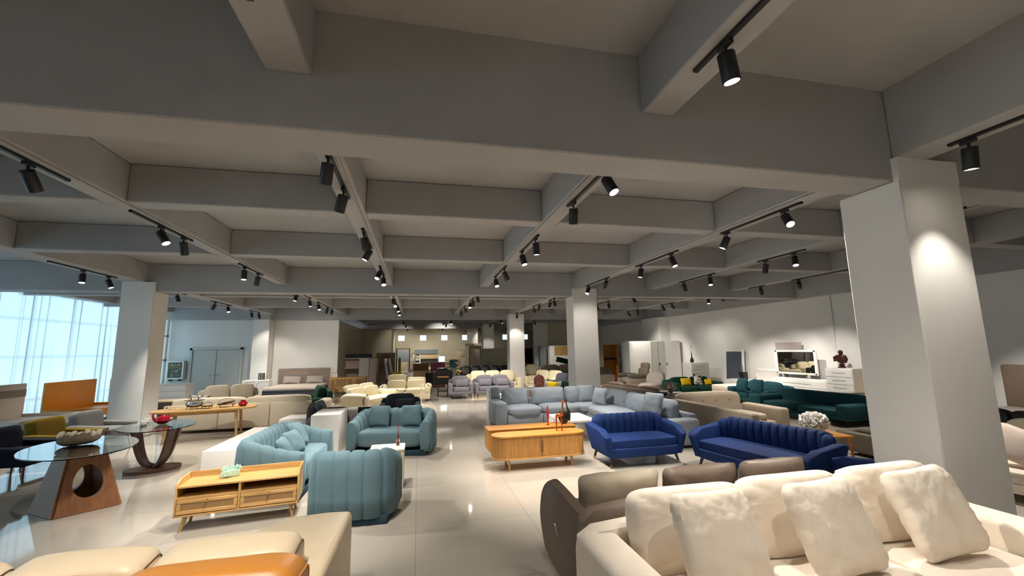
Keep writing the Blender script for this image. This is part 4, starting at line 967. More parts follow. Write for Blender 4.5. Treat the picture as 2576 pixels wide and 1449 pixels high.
part('top', mk(b2, -.92, .75, -.2, .2, .72, .76, .004, 1), 'white_lacquer', t)
for x in (-.9, .73): part('side_panel', mk(b2, x-.02, x+.02, -.2, .2, 0, .72, .003, 1), 'white_lacquer', t)
t = thing('lattice_vase', 'tall dark red lattice vase on the white console behind the sectional', 'vase', (3.22, 11.3, .76))
part('body', mk(lathe, [(.07, 0), (.11, .02), (.15, .12), (.155, .20), (.13, .28), (.08, .325), (.03, .335)], 28, sy=.6), 'red_lattice', t); part('finial', mk(lathe, [(.01, .33), (.022, .345), (.012, .36), (.004, .38)], 10), 'brass', t)
# black topped cabinet with ornaments
t = thing('cabinet', 'painted cabinet with a dark top behind the blue grey sectional', 'cabinet', (6.05, 9.55, 0))
part('top', mk(b2, -.56, .5, -.38, .38, .59, .62, .005, 1), 'dark_wood', t); part('body', mk(b2, -.52, .46, -.34, .34, 0, .59, .004, 1), 'taupe_fabric', t)
for x0, x1 in ((-.5, -.04), (-.02, .44)):
    d_ = part('door', mk(b2, x0, x1, -.36, -.34, .06, .55, .006, 1), 'taupe_fabric', t); part('knob', mk(lathe, [(.008, 0), (.008, .012), (.014, .018), (.004, .03)], 10, ((x1-.05) if x0 < -.3 else (x0+.05), -.36, .33), M=RX(PI/2)), 'brass', d_)
t = thing('ornate_vase', 'shiny silver pink ornate vase with many scrolled handles on the dark topped cabinet', 'vase', (6.1, 9.6, .62))
part('body', mk(lathe, [(.05, 0), (.05, .015), (.025, .03), (.05, .07), (.085, .17), (.07, .21), (.055, .22), (.07, .235)], 20), 'silver_pink', t)
for k in range(6):
    a = k*PI/3; c, s = math.cos(a), math.sin(a)
    part('handle', mk(tube, [(.075*c, .075*s, .15), (.13*c, .13*s, .13), (.15*c, .15*s, .18), (.12*c, .12*s, .21), (.10*c, .10*s, .25), (.085*c, .085*s, .27)], .014, 7), 'silver_pink', t)
part('finial', mk(lathe, [(.02, .23), (.05, .245), (.055, .27), (.03, .30), (.01, .31)], 12), 'silver_pink', t)
t = thing('shell_bowl', 'curled black and white bowl on the dark topped cabinet', 'bowl', (5.72, 9.4, .62), .3)
bm = NB(); soft(bm, (0, 0, .06), (.36, .2, .12), 2.4, 7, wr=.02, seed=2); bmesh.ops.translate(bm, verts=bm.verts, vec=(0, 0, -min(v.co.z for v in bm.verts))); part('outer', bm, 'black_leather', t)
bm = NB(); soft(bm, (.05, -.01, .11), (.28, .15, .07), 2.4, 6, wr=.015, seed=5); part('inner', bm, 'ceramic_white', t)
# tufted taupe corner sofa
t = thing('corner_sofa', 'taupe fabric corner sofa with button tufted back, its flat rear panel toward us', 'sofa', (6.2, 7.6, 0))
part('rear_panel', mk(b2, -.84, -.68, -1.45, .9, .08, .68, .035, 3), 'taupe_fabric', t)
part('backrest', mk(soft, (.05, .86, .45), (1.6, .2, .70), 7, 6), 'taupe_fabric', t)
for k in range(4):
    bm = NB(); lathe(bm, [(.004, .012), (.016, .008), (.018, 0), (.01, -.01)], 8, (-.45+.33*k, .76, .62), M=RX(PI/2)); part('button', bm, 'dark_beige', t)
part('base', mk(b2, -.68, 1.0, -.1, .76, .08, .27, .03), 'taupe_fabric', t); part('base', mk(b2, -.68, .12, -1.4, -.1, .08, .27, .03), 'taupe_fabric', t)
part('seat_cushion', mk(soft, (.1, .35, .34), (1.45, .84, .16), 6, 6), 'taupe_fabric', t); part('seat_cushion', mk(soft, (-.28, -.75, .34), (.78, 1.3, .16), 6, 6), 'taupe_fabric', t)
part('armrest', mk(box, (1.0, .3, .31), (.2, 1.1, .46), .05, 4), 'taupe_fabric', t)
for x, y in ((-.7, -1.35), (-.7, .8), (1.0, .8), (1.0, -.15)): part('leg', mk(tube, [(x, y, .1), (x, y, 0)], [.025, .018], 8), 'walnut', t)
# wooden side table with ruffled white lamp
t = thing('side_table', 'small honey wood side table beside the long blue sofa', 'table', (6.4, 5.85, 0), R(-8))
part('top', mk(b2, -.28, .28, -.28, .28, .345, .375, .006, 2), 'honey_oak', t)
for x in (-.23, .23):
    for y in (-.23, .23): part('leg', mk(tube, [(x, y, .345), (x*1.1, y*1.1, 0)], [.024, .018], 8), 'honey_oak', t)
t = thing('ruffled_lamp', 'white ball shaped ruffled petal lamp on the wooden side table', 'lamp', (6.3, 5.9, .375))
part('base', mk(lathe, [(.07, 0), (.07, .012), (.02, .02), (.02, .06)], 14), 'ceramic_white', t)
rr = random.Random(5); bm = NB()
for k in range(70):
    u = -1+2*(k+.5)/70; a = k*2.399963; rad = math.sqrt(1-u*u)
    d = Vector((rad*math.cos(a), rad*math.sin(a), u)); p = Vector((d.x*.17, d.y*.17, .175+d.z*.115))
    side = d.cross(Vector((0, 0, 1))).normalized() if abs(d.z) < .98 else Vector((1, 0, 0)); up = side.cross(d)
    ro = rr.uniform(0, PI); s1 = side*math.cos(ro)+up*math.sin(ro); s2 = -side*math.sin(ro)+up*math.cos(ro); row = []
    for i in range(5):
        w_ = (i-2)/2; off = .03*math.sin(w_*3+k)
        row.append([bm.verts.new(p+s1*w_*.072+d*(h*.06-.02)+s2*(off*h+.012*h)) for h in (0, .5, 1)])
    for i in range(4):
        for j in range(2): bm.faces.new((row[i][j], row[i+1][j], row[i+1][j+1], row[i][j+1]))
o = part('ruffled_shade', bm, 'ceramic_white', t, ang=180); sm = o.modifiers.new('s', 'SOLIDIFY'); sm.thickness = .004
part('core', mk(lathe, [(.02, .06), (.10, .08), (.15, .175), (.10, .27), (.02, .285)], 16), 'ceramic_white', t)
sofa('fabric_sofa', 'low dark taupe sofa seen from behind between the blue sofa and big right pillar', (7.35, 5.35, 0), PI/2, 1.6, .8, 'dark_beige', .26, .40, .2, .36, 2, 2, .16, ('dark_wood', .05), (1, 1), seat_t=.12)
# teal and green sofas at the right
sofa('fabric_sofa', 'dark teal fabric sofa with broad arms, long side in front of the white dresser', (9.45, 8.95, 0), -PI/2+.02, 2.6, .9, 'dark_teal', .34, .72, .26, .47, 2, 2, .18, ('black_metal', .12), back_cush=False)
t = sofa('fabric_sofa', 'dark teal two seat sofa with upright cushions, farther of the two teal sofas', (10.25, 11.35, 0), -PI/2-.03, 1.75, .95, 'dark_teal', .36, .68, .24, .5, 2, 2, .22, ('black_metal', .1))
for i, (x, y, lb) in enumerate(((9.9, 11.05, 'dark teal cushion on the farther teal sofa, nearer to us'), (9.9, 11.65, 'dark teal cushion on the farther teal sofa, the farther one'))):
    cushion_thing('scatter_cushion', lb, (x, y, .395), (.46, .42, .16), 'dark_teal', .3, -PI/2, 0, 'dark teal cushions', 100+i)
sofa('velvet_sofa', 'emerald green velvet sofa with yellow and flowered cushions by the white chest', (10.0, 14.3, 0), -.06, 1.95, .95, 'green_velvet', .36, .64, .22, .5, 2, 2, .18, ('black_metal', .12))
for i, (x, m, s, lb) in enumerate(((9.65, 'yellow_fabric', (.42, .28, .12), 'yellow oblong cushion on the emerald green sofa'), (10.12, 'floral', (.36, .42, .13), 'black and white flowered cushion on the emerald green sofa'), (10.5, 'yellow_fabric', (.3, .22, .1), 'small yellow cushion behind the right arm of the emerald sofa'))):
    cushion_thing('scatter_cushion', lb, (x, 14.17-.05*i, .375), s, m, .25, -.05, .1 if i == 1 else 0, None, 104+i)
# dark brown sofa behind the sectional, figurine table, recliner
sofa('leather_sofa', 'dark taupe sofa with low straight back behind the blue grey sectional', (6.9, 12.7, 0), PI/2+.1, 3.2, .9, 'taupe_leather', .36, .62, .2, .5, 3, 3, .16)
t = thing('side_table', 'white low table carrying a bronze figurine behind the third white pillar', 'table', (7.15, 15.3, 0))
part('top', mk(b2, -.4, .4, -.35, .35, .32, .36, .004, 1), 'white_lacquer', t); part('body', mk(b2, -.34, .34, -.29, .29, 0, .32), 'white_lacquer', t)
t = thing('figurine', 'small bronze seated figurine on the white low table', 'figurine', (7.25, 15.1, .36))
part('body', mk(lathe, [(.07, 0), (.08, .03), (.06, .10), (.075, .15), (.04, .19), (.03, .21), (.045, .25), (.01, .29)], 14), 'bronze', t); part('plume', mk(tube, [(-.02, 0, .16), (-.05, 0, .22), (-.01, 0, .28)], .018, 6), 'brass', t)
t = thing('recliner_chair', 'taupe recliner in profile with a tall headrest in front of the white wardrobe', 'armchair', (9.15, 17.1, 0), -PI/2)
for s in (-1, 1):
    fr = part('side_frame', mk(box, (s*.42, 0, .28), (.1, 1.15, .44), .03, 3), 'taupe_fabric', t); part('arm_pad', mk(soft, (s*.42, -.08, .60), (.17, .95, .17), 3.5, 7, M=RX(-.05)), 'dark_beige', fr)
part('seat_cushion', mk(soft, (0, -.1, .40), (.72, .85, .24), 5, 6), 'taupe_fabric', t); part('backrest', mk(soft, (0, .45, .66), (.70, .22, .5), 5, 6, M=RX(-.18)), 'taupe_fabric', t); part('headrest', mk(soft, (0, .56, .98), (.62, .2, .3), 4, 6, M=RX(-.1)), 'taupe_fabric', t); part('base', mk(box, (0, 0, .05), (.7, .8, .1), .02, 2), 'black_metal', t)
t = thing('lounge_chair', 'slouchy pale grey chaise lounge between the taupe recliner and emerald sofa', 'armchair', (9.0, 15.5, 0), -1.0)
part('seat', mk(soft, (0, -.1, .24), (.75, 1.2, .34), 3, 8, wr=.02), 'rose_grey', t); part('backrest', mk(soft, (0, .42, .5), (.75, .3, .62), 3.2, 8, M=RX(-.4), wr=.03, seed=4), 'rose_grey', t)
# ------------------------------------------------------------------ beds along the window wall
def side_bed(name, label, y0, y1, mat, zt, x1, mat2=None):
    t = thing(name, label, 'bed', (-9.3, (y0+y1)/2, 0)); L = (y1-y0)/2
    hb = part('headboard', mk(box, (-.92, 0, (.12+zt)/2), (.07, 2*L, zt-.12), .02, 2), mat, t)
    if mat2: part('headboard_stripe', mk(b2, -.884, -.875, -L+.01, L-.01, zt-.34, zt-.16), mat2, hb)
    for s in (-1, 1): part('side_rail', mk(b2, -.9, x1, s*L-.02*s-.02, s*L-.02*s+.02, .14, .34, .006, 1), mat, t)
    part('foot_rail', mk(b2, x1-.04, x1, -L+.04, L-.04, .14, .34, .006, 1), mat, t)
    part('slat_base', mk(b2, -.88, x1-.04, -L+.04, L-.04, .22, .26), mat, t)
    for x in (-.8, x1-.1):
        for s in (-1, 1): part('leg', mk(b2, x-.03, x+.03, s*(L-.08)-.03, s*(L-.08)+.03, 0, .14), mat, t)
    return t
side_bed('bed', 'orange wood bed frame with a plain headboard against the sheer curtain', 14.65, 16.6, 'orange_wood', 1.09, .5)
side_bed('bed', 'pale bed frame whose headboard has a grey stripe, at the left edge', 12.2, 14.05, 'pale_mattress', 1.13, .4, 'grey_oak')
side_bed('bed', 'brown edged pale bed frame half hidden behind the left white pillar', 17.3, 19.1, 'pale_mattress', 1.05, -.15, 'walnut')
# white chests on the back left wall
t = thing('drawer_chest', 'white drawer chest below the fire hose cabinet by the grey door', 'chest', (-8.75, 18.1, 0))
part('body', mk(b2, -.6, .55, -.25, .3, .06, .74, .005, 1), 'white_matte', t); part('top', mk(b2, -.62, .57, -.27, .3, .74, .78, .004, 1), 'white_lacquer', t)
for k in range(3):
    d_ = part('drawer', mk(b2, -.58, .53, -.265, -.25, .10+.21*k, .295+.21*k, .004, 1), 'white_lacquer', t)
part('plinth', mk(b2, -.55, .5, -.2, .25, 0, .06), 'grey_oak', t)
t = thing('low_cabinet', 'low brown striped cabinet half hidden left of the beige sectional', 'cabinet', (-7.1, 14.6, 0))
part('body', mk(b2, -.6, .5, -.25, .25, .05, .46, .005, 1), 'walnut', t); part('top', mk(b2, -.62, .52, -.27, .27, .46, .5, .004, 1), 'pale_oak', t); part('niche', mk(b2, -.2, .3, -.26, -.25, .12, .3), 'black_metal', t)
t = thing('sideboard', 'white sideboard with arch shaped grooves beside the bed', 'cabinet', (-6.5, 19.75, 0))
part('body', mk(b2, -.5, .5, -.22, .22, .05, .73, .006, 2), 'white_matte', t)
for i, (x0, x1) in enumerate(((-.48, -.01), (.01, .48))):
    d_ = part('door', mk(b2, x0, x1, -.236, -.22, .08, .71, .003, 1), 'white_matte', t)
    pts = [(x0+.03, -.238, .1)]+[(x0+.03+.2*(1-math.cos(a)), -.238, .46+.2*math.sin(a)) for a in [PI/2*k/8 for k in range(9)]]+[(x1, -.238, .66)]
    part('arch_groove', mk(tube, pts, .006, 6), 'grey_panel', d_)
part('plinth', mk(b2, -.45, .45, -.18, .2, 0, .05), 'white_matte', t)
t = thing('lattice_lamp', 'small black box lamp with a grid of square holes on the white arch sideboard', 'lamp', (-6.34, 19.7, .73))
bm = NB()
for x in (-.1, -.034, .034, .1): b2(bm, x-.008, x+.008, -.05, .05, 0, .27)
for z in (.008, .072, .135, .198, .262): b2(bm, -.1, .1, -.05, .05, z-.008, z+.008)
part('frame', bm, 'black_metal', t); part('diffuser', mk(b2, -.09, .09, -.03, .03, .012, .255), 'ceramic_white', t)
# bed with grey wood headboard
t = thing('bed', 'double bed with grey wood headboard and two pillows against the white wall', 'bed', (-4.95, 19.55, 0))
hb = part('headboard', mk(b2, -1.08, 1.05, 1.28, 1.36, .2, 1.12, .008, 1), 'grey_oak', t)
part('inlay_strip', mk(b2, -1.05, .22, 1.272, 1.281, .83, .845), 'chrome', hb); part('panel_groove', mk(b2, .22, .226, 1.274, 1.281, .3, 1.1), 'dark_wood', hb)
part('bed_base', mk(b2, -1.0, 1.0, -.95, 1.28, .06, .26, .02), 'dark_grey_fabric', t)
part('mattress', mk(box, (0, .15, .36), (1.96, 2.16, .22), .05, 3), 'pale_mattress', t); part('mattress_side', mk(box, (0, .15, .31), (1.99, 2.19, .12), .03, 2), 'dark_grey_fabric', t)
for s in (-1, 1): part('leg', mk(b2, s*.9-.04, s*.9+.04, -.9, -.8, 0, .07), 'dark_wood', t)
for i, x in enumerate((-5.4, -4.45)):
    cushion_thing('bed_pillow', ('left', 'right')[i]+' grey pillow propped on the double bed with grey headboard', (x, 20.55, .48), (.75, .36, .16), 'rose_grey', .5, 0, .05, 'grey bed pillows', 120+i)
# fire hose cabinet, pipe and valve pipe on the back left wall
t = thing('fire_hose_cabinet', 'white framed fire hose cabinet with gold writing left of the grey door', 'cabinet', (-9.98, 20.75, 1.18))
F_ = (-.31, .31, -.38, .38)
part('case', mk(b2, -.31, .31, -.05, .15, -.38, .38, .008, 1), 'white_matte', t)
fr = NB()
for a in (-1, 1): b2(fr, a*.285-.03, a*.285+.03, -.075, -.05, -.38, .38, .004, 1); b2(fr, -.26, .26, -.075, -.05, a*.35-.03, a*.35+.03, .004, 1)
dr = part('door_frame', fr, 'white_lacquer', t); plain('hose_glass', (58, 66, 52), .15); part('glass', mk(b2, -.256, .256, -.062, -.052, -.32, .32), 'hose_glass', dr)
plain('gold_letter', (206, 186, 104), .4)
def text(name, s, size, mat, parent, loc, rx=PI/2):
    c = bpy.data.curves.new(name, 'FONT'); c.body = s; c.size = size; c.align_x = 'CENTER'; c.align_y = 'CENTER'; c.extrude = .002
    c.materials.append(MATS[mat]); tmp = bpy.data.objects.new(name, c); COL.objects.link(tmp); bpy.context.view_layer.update()
    me = bpy.data.meshes.new_from_object(tmp.evaluated_get(bpy.context.evaluated_depsgraph_get())); bpy.data.objects.remove(tmp)
    if not me.materials: me.materials.append(MATS[mat])
    o = bpy.data.objects.new(name, me); COL.objects.link(o); o.parent = parent; o.location = loc; o.rotation_euler = (rx, 0, 0); return o
for s, z, sz in (('消火栓', .20, .14), ('火警', -.06, .12), ('☎ 119', -.22, .11)): text('lettering', s, sz, 'gold_letter', dr, (0, -.066, z))
part('divider_line', mk(b2, -.2, .2, -.065, -.062, .09, .10), 'gold_letter', dr); part('handle', mk(tube, [(.22, -.08, .05), (.16, -.09, .02), (.12, -.085, -.02)], .012, 6), 'chrome', dr)
for x in (-.2, .15): part('bracket', mk(b2, x-.03, x+.03, -.03, .12, -.46, -.38), 'black_metal', t)
t = thing('drain_pipe', 'vertical pale drain pipe in the corner behind the left white pillar', 'pipe', (-10.42, 20.72, 0))
part('pipe', mk(tube, [(0, 0, 0), (0, 0, 3.58)], .07, 14), 'white_matte', t)
for z in (1.6, 2.6): part('collar', mk(tube, [(0, 0, z-.04), (0, 0, z+.04)], .08, 14), 'grey_panel', t)
t = thing('valve_pipe', 'thin hooked pipe with a valve beside the fire hose cabinet', 'pipe', (-9.6, 20.85, 1.25))
part('pipe', mk(tube, [(.05, 0, -.45), (.05, -.01, -.05), (.05, -.01, .1), (.05, -.01, .3), (.05, -.02, .52), (.02, -.02, .58), (-.02, -.02, .54)], .018, 8), 'chrome', t); part('valve', mk(lathe, [(.05, 0), (.05, .02), (.01, .04)], 10, (.05, -.03, .2), M=RX(PI/2)), 'chrome', t)
# ------------------------------------------------------------------ cane and white furniture left of the aisle
def cane_box(name, label, cat, loc, W, H, D, n, lh):
    t = thing(name, label, cat, loc)
    part('body', mk(b2, -W/2, W/2, -D/2, D/2, lh, H, .006, 1), 'oak', t)
    for i in range(n):
        w = W/n; x0, x1 = -W/2+w*i+.01, -W/2+w*(i+1)-.01; bm = NB(); f = .05
        b2(bm, x0, x1, -D/2-.015, -D/2, lh+.02, lh+.02+f); b2(bm, x0, x1, -D/2-.015, -D/2, H-.03-f, H-.03); b2(bm, x0, x0+f, -D/2-.015, -D/2, lh+.02+f, H-.03-f); b2(bm, x1-f, x1, -D/2-.015, -D/2, lh+.02+f, H-.03-f)
        d_ = part('door', bm, 'oak', t); part('cane_panel', mk(b2, x0+f, x1-f, -D/2-.008, -D/2-.001, lh+.02+f, H-.03-f), 'cane', d_)
    for x in (-W/2+.05, W/2-.05):
        for y in (-D/2+.05, D/2-.05): part('leg', mk(tube, [(x, y, lh), (x, y, 0)], .022, 8), 'oak', t)
    return t
cane_box('cane_cabinet', 'long low oak cabinet with woven cane doors right of the grey bed', 'cabinet', (-2.95, 19.9, 0), 1.5, .72, .4, 3, .12)
t = thing('cane_chair', 'pale oak chair with square cane back in front of the cane cabinet', 'chair', (-3.05, 18.9, 0))
part('seat', mk(b2, -.24, .24, -.22, .24, .30, .35, .01, 2), 'oak', t); bm = NB(); f = .035
for a in (-1, 1): b2(bm, a*.22-f/2, a*.22+f/2, -.24, -.2, .33, .74)
for z in (.40, .72): b2(bm, -.22, .22, -.24, -.2, z-f/2, z+f/2)
bk = part('backrest', bm, 'oak', t); part('cane_panel', mk(b2, -.205, .205, -.225, -.215, .415, .705), 'cane', bk)
for x in (-.21, .21):
    for y in (-.2, .2): part('leg', mk(tube, [(x, y, .3), (x, y, 0)], .018, 8), 'dark_wood', t)
t = thing('storage_box', 'small wire basket box on the left end of the cane cabinet', 'box', (-3.5, 19.9, .72))
bm = NB()
for z in (.01, .2): b2(bm, -.11, .11, -.11, -.1, z-.006, z+.006); b2(bm, -.11, .11, .1, .11, z-.006, z+.006); b2(bm, -.11, -.1, -.1, .1, z-.006, z+.006); b2(bm, .1, .11, -.1, .1, z-.006, z+.006)
for x in (-.105, 0, .105):
    for y in (-.105, .105): b2(bm, x-.005, x+.005, y-.005, y+.005, 0, .2)
part('frame', bm, 'brass', t); part('liner', mk(b2, -.095, .095, -.095, .095, .005, .17), 'cream_bone', t)
t = thing('loft_bed', 'grey white loft bed unit with a blue mattress on top beside the khaki wall', 'bed', (-2.95, 23.3, 0))
part('desk_top', mk(b2, -.95, .0, -.35, .4, .98, 1.02), 'white_matte', t); part('shelf_back', mk(b2, -.9, .0, .0, .03, 1.02, 1.47), 'pale_mattress', t)
part('side_panel', mk(b2, -.92, -.88, -.35, .4, 0, 1.0), 'pale_mattress', t); part('cabinet', mk(b2, .02, .5, -.35, .5, 0, 1.47, .005, 1), 'white_lacquer', t)
part('end_panel', mk(b2, .52, .86, -.4, .6, 0, 1.45, .006, 1), 'pale_mattress', t); part('back_panel', mk(b2, -.88, 0, .38, .4, 0, .98), 'wall_khaki', t)
part('top_rail', mk(b2, -.92, .52, -.36, .9, 1.47, 1.5), 'white_matte', t)
part('mattress', mk(soft, (-.1, .35, 1.6), (1.3, 1.0, .2), 6, 6), 'dark_grey_fabric', t)
for i, (x, rx, m, lb) in enumerate(((-1.55, .16, 'white_matte', 'white panel leaning against the loft bed unit'), (-1.35, .2, 'rose_grey', 'rounded grey headboard leaning beside the white leaning panel'))):
    bm = NB(); box(bm, (0, 0, .72), (.08, .9, 1.44), .03, 3, RY(-rx)); z0 = min(v.co.z for v in bm.verts); bmesh.ops.translate(bm, verts=bm.verts, vec=(0, 0, -z0)); single('leaning_sheet', bm, m, lb, 'panel', (x-.05, 23.7+.3*i, 0), 0)
t = thing('drawer_tower', 'wooden chest of four drawers with a yellow guitar shaped board beside it', 'chest', (-2.25+.35, 27.2, 0))
part('body', mk(b2, -.55, .5, -.3, .3, 0, 1.72, .006, 1), 'concrete_wood', t); part('side_strip', mk(b2, -.56, -.42, -.31, -.3, .9, 1.7), 'honey_oak', t)
for k in range(3): part('drawer', mk(b2, -.4 if k > 1 else -.53, .48, -.32, -.3, .04+.42*k, .44+.42*k, .004, 1), 'grey_oak', t)
single('leaning_board', mk(soft, (0, 0, .72), (.12, .55, 1.42), 2.6, 8), 'yellow_fabric', 'tall yellow and white curved board leaning beside the wooden drawer tower', 'board', (-1.1, 27.0, .0), .2)
t = thing('pillow_bench', 'low dark bench heaped with yellow and white pillows behind the cream headrest sofa', 'bench', (-.75, 20.6, 0))
part('bench', mk(box, (0, 0, .36), (1.3, .8, .4), .06, 3), 'dark_grey_fabric', t)
for s in (-.55, .55): part('leg', mk(b2, s-.04, s+.04, -.3, .3, 0, .17), 'ceramic_white', t)
cushion_thing('scatter_cushion', 'yellow pillow on the low dark bench', (-.95, 20.55, .57), (.5, .34, .16), 'yellow_fabric', .7, .2, 0, 'pillows on the dark bench', 130)
cushion_thing('scatter_cushion', 'white pillow on the low dark bench', (-.45, 20.55, .57), (.5, .32, .16), 'ceramic_white', .7, -.2, 0, 'pillows on the dark bench', 131)
# ------------------------------------------------------------------ far end
t = thing('platform_bed', 'low yellow wood platform bed with drawers at the far end of the aisle', 'bed', (.1, 26.6, 0))
part('base', mk(b2, -.65, .6, -1.0, .8, 0, .3, .006, 1), 'grey_oak', t); part('step', mk(b2, -.62, .58, -.6, .8, .3, .62, .006, 1), 'pale_oak', t); part('headboard', mk(b2, -.4, .55, .7, .8, .62, 1.02, .006, 1), 'oak', t)
single('pink_headboard', mk(box, (0, 0, .54), (.9, .09, 1.08), .03, 2), 'pink', 'pink and coral padded headboard behind the black recliner', 'headboard', (1.2, 26.9, 0))
t = thing('plush_toy', 'pale aqua plush toy heaped beside the pink headboard', 'toy', (2.1, 26.4, .735))
part('body', mk(soft, (0, 0, .16), (.5, .35, .32), 2.4, 6), 'aqua_plush', t); part('head', mk(soft, (-.1, -.05, .38), (.3, .28, .26), 2.2, 6), 'aqua_plush', t); part('ear', mk(soft, (.14, 0, .42), (.3, .12, .14), 2.2, 5), 'aqua_plush', t)
sofa('leather_sofa', 'pale bed like daybed carrying the aqua plush toy', (2.6, 26.5, 0), 0, 1.7, 1.1, 'ceramic_white', .72, .72, .02, .5, 1, 1, .1, arms=(0, 0), back_cush=False, cat='daybed')
t = thing('bunk_bed', 'white bunk bed with slate blue panels and a ladder at the far wall', 'bed', (.6, 35.4, 0))
for z0, z1, m in ((1.55, 1.9, 'grey_panel'), (.85, 1.15, 'grey_panel')): part('guard_panel', mk(b2, -.9, 1.0, .3, .36, z0, z1), m, t)
part('upper_side', mk(b2, -.4, 1.0, -.5, -.44, 1.2, 1.5, .01, 1), 'pale_oak', t); part('upper_mattress', mk(b2, -.9, .95, -.4, .3, 1.2, 1.36), 'pale_mattress', t); part('lower_mattress', mk(b2, -.9, .95, -.4, .3, .3, .5), 'pale_mattress', t)
for x in (-.97, -.45, 1.0):
    part('post', mk(b2, x-.035, x+.035, -.52, -.45, 0, 1.52), 'ceramic_white', t)
for k in range(5): part('rung', mk(b2, -.94, -.48, -.51, -.46, .25+.27*k, .33+.27*k), 'ceramic_white', t)
t = thing('bunk_bed', 'pale wood bunk bed with two ladders at the far wall', 'bed', (2.75, 35.2, 0))
for x in (-.6, -.1, .3, .75): part('post', mk(b2, x-.03, x+.03, -.4, -.34, 0, 1.25 if x < .2 else 1.72), 'pale_oak', t)
for k in range(4): part('rung', mk(b2, -.57, -.13, -.39, -.35, .3+.27*k, .36+.27*k), 'pale_oak', t)
for k in range(3): part('guard_rail', mk(b2, .3, .75, -.39, -.35, 1.3+.15*k, 1.38+.15*k), 'pale_oak', t)
part('upper_base', mk(b2, -.6, .75, -.34, .5, 1.1, 1.25), 'pale_oak', t); part('lower_base', mk(b2, -.1, .75, -.3, .5, .1, 1.05), 'concrete_wood', t)
t = thing('lit_screen', 'small pale blue lit window beside the pale wood bunk bed', 'screen', (1.95, 36.37, .9)); part('pane', mk(b2, -.24, .24, -.01, .01, -.05, .45), 'window_sky', t)
bm = NB()
for a in (-1, 1): b2(bm, a*.25-.02, a*.25+.02, -.02, .02, -.08, .48); b2(bm, -.25, .25, -.02, .02, .2+a*.26-.02, .2+a*.26+.02)
part('frame', bm, 'grey_panel', t)
t = thing('metal_bunk', 'dark metal loft bed frame in the far left corner', 'bed', (-.9, 33.6, 0))
for x in (-.7, .25):
    for y in (-.4, .5): part('post', mk(b2, x-.03, x+.03, y-.03, y+.03, 0, 2.0), 'black_metal', t)
part('top_rail', mk(b2, -.7, .25, -.43, -.37, 1.95, 2.0), 'black_metal', t); part('dark_panel', mk(b2, -.62, .2, -.35, -.3, 1.0, 1.85), 'grey_panel', t); part('slide', mk(box, (.55, -.5, .75), (.16, .3, 1.6), .03, 2, RY(.18)), 'wall_khaki', t)
single('wood_board', mk(b2, -.5, .5, -.04, .04, 0, 1.85), 'concrete_wood', 'grey brown wood board standing right of the pale bunk bed', 'panel', (3.85, 34.6, 0))
t = thing('doorway_unit', 'beige framed wardrobe opening with a dark door near the far wall', 'wardrobe', (4.35, 33.4, 0))
for x in (-.62, .62): part('side_post', mk(b2, x-.12, x+.12, -.3, .3, 0, 2.1), 'wall_khaki', t)
part('lintel', mk(b2, -.74, .74, -.3, .3, 2.1, 2.3), 'concrete_wood', t); part('dark_door', mk(b2, -.5, .5, -.1, -.05, 0, 2.1), 'taupe_fabric', t)
single('hanging_panel', mk(b2, -.42, .42, -.05, .05, 0, 1.3), 'white_matte', 'white display panel hung high in front of the far wall', 'panel', (4.15, 33.4, 2.31))
def wardrobe(label, loc, rz, W, H, D, n, mat='white_matte', group=None):
    t = thing('wardrobe', label, 'wardrobe', loc, rz, group)
    part('carcass', mk(b2, -W/2, W/2, -D/2+.02, D/2, 0, H, .004, 1), mat, t)
    for i in range(n):
        w = W/n; d_ = part('door', mk(b2, -W/2+w*i+.004, -W/2+w*(i+1)-.004, -D/2, -D/2+.02, .06, H-.02, .003, 1), mat, t)
        part('handle', mk(b2, -W/2+w*(i+(.9 if i % 2 == 0 else .1))-.012, -W/2+w*(i+(.9 if i % 2 == 0 else .1))+.012, -D/2-.02, -D/2, H*.45, H*.52), 'black_metal', d_)
    return t
wardrobe('pale wide wardrobe standing in front of the fourth white pillar', (4.75, 27.2, 0), 0, 1.75, 1.88, .6, 3, 'wall_khaki')
t = thing('kids_desk', 'pale desk hutch with grey monitor right of the pale wide wardrobe', 'desk', (6.5, 29.5, 0))
part('hutch', mk(b2, -.5, .5, 0, .3, 0, 1.9), 'wall_khaki', t); part('desk', mk(b2, -.2, .9, -.5, 0, .7, .75), 'ceramic_white', t); part('screen', mk(b2, -.1, .3, -.25, -.22, .78, 1.05), 'grey_panel', t); part('leg', mk(b2, .82, .88, -.48, -.02, 0, .7), 'ceramic_white', t)
# partition and closets right of the middle pillars
struct('wall_partition', mk(b2, 7.4, XR, 27.0, 27.2, 0, ZT), 'wall_khaki')
struct('trim_partition', mk(b2, 7.38, 8.35, 26.9, 27.0, 0, ZT), 'wall_white')
t = thing('tall_locker', 'narrow grey two door cabinet against the white partition', 'cabinet', (7.85, 26.6, 0))
part('body', mk(b2, -.2, .2, -.2, .28, 0, 1.95, .005, 1), 'grey_panel', t)
for s in (-1, 1): part('door', mk(b2, s*.1-.095, s*.1+.095, -.215, -.2, .03, 1.92, .003, 1), 'grey_panel', t)
t = thing('wardrobe', 'white wardrobe with oak upper doors against the khaki partition', 'wardrobe', (9.0, 26.5, 0))
part('carcass', mk(b2, -.75, .75, -.28, .35, 0, 1.98, .005, 1), 'white_matte', t)
for s in (-1, 1): part('door', mk(b2, s*.225-.22, s*.225+.22, -.3, -.28, .05, 1.35, .003, 1), 'white_matte', t); part('upper_door', mk(b2, s*.225-.22, s*.225+.22, -.3, -.28, 1.37, 1.95, .003, 1), 'oak', t)
for s in (-1, 1): part('side_door', mk(b2, s*.6-.14, s*.6+.14, -.3, -.28, .05, 1.95, .003, 1), 'white_matte', t)
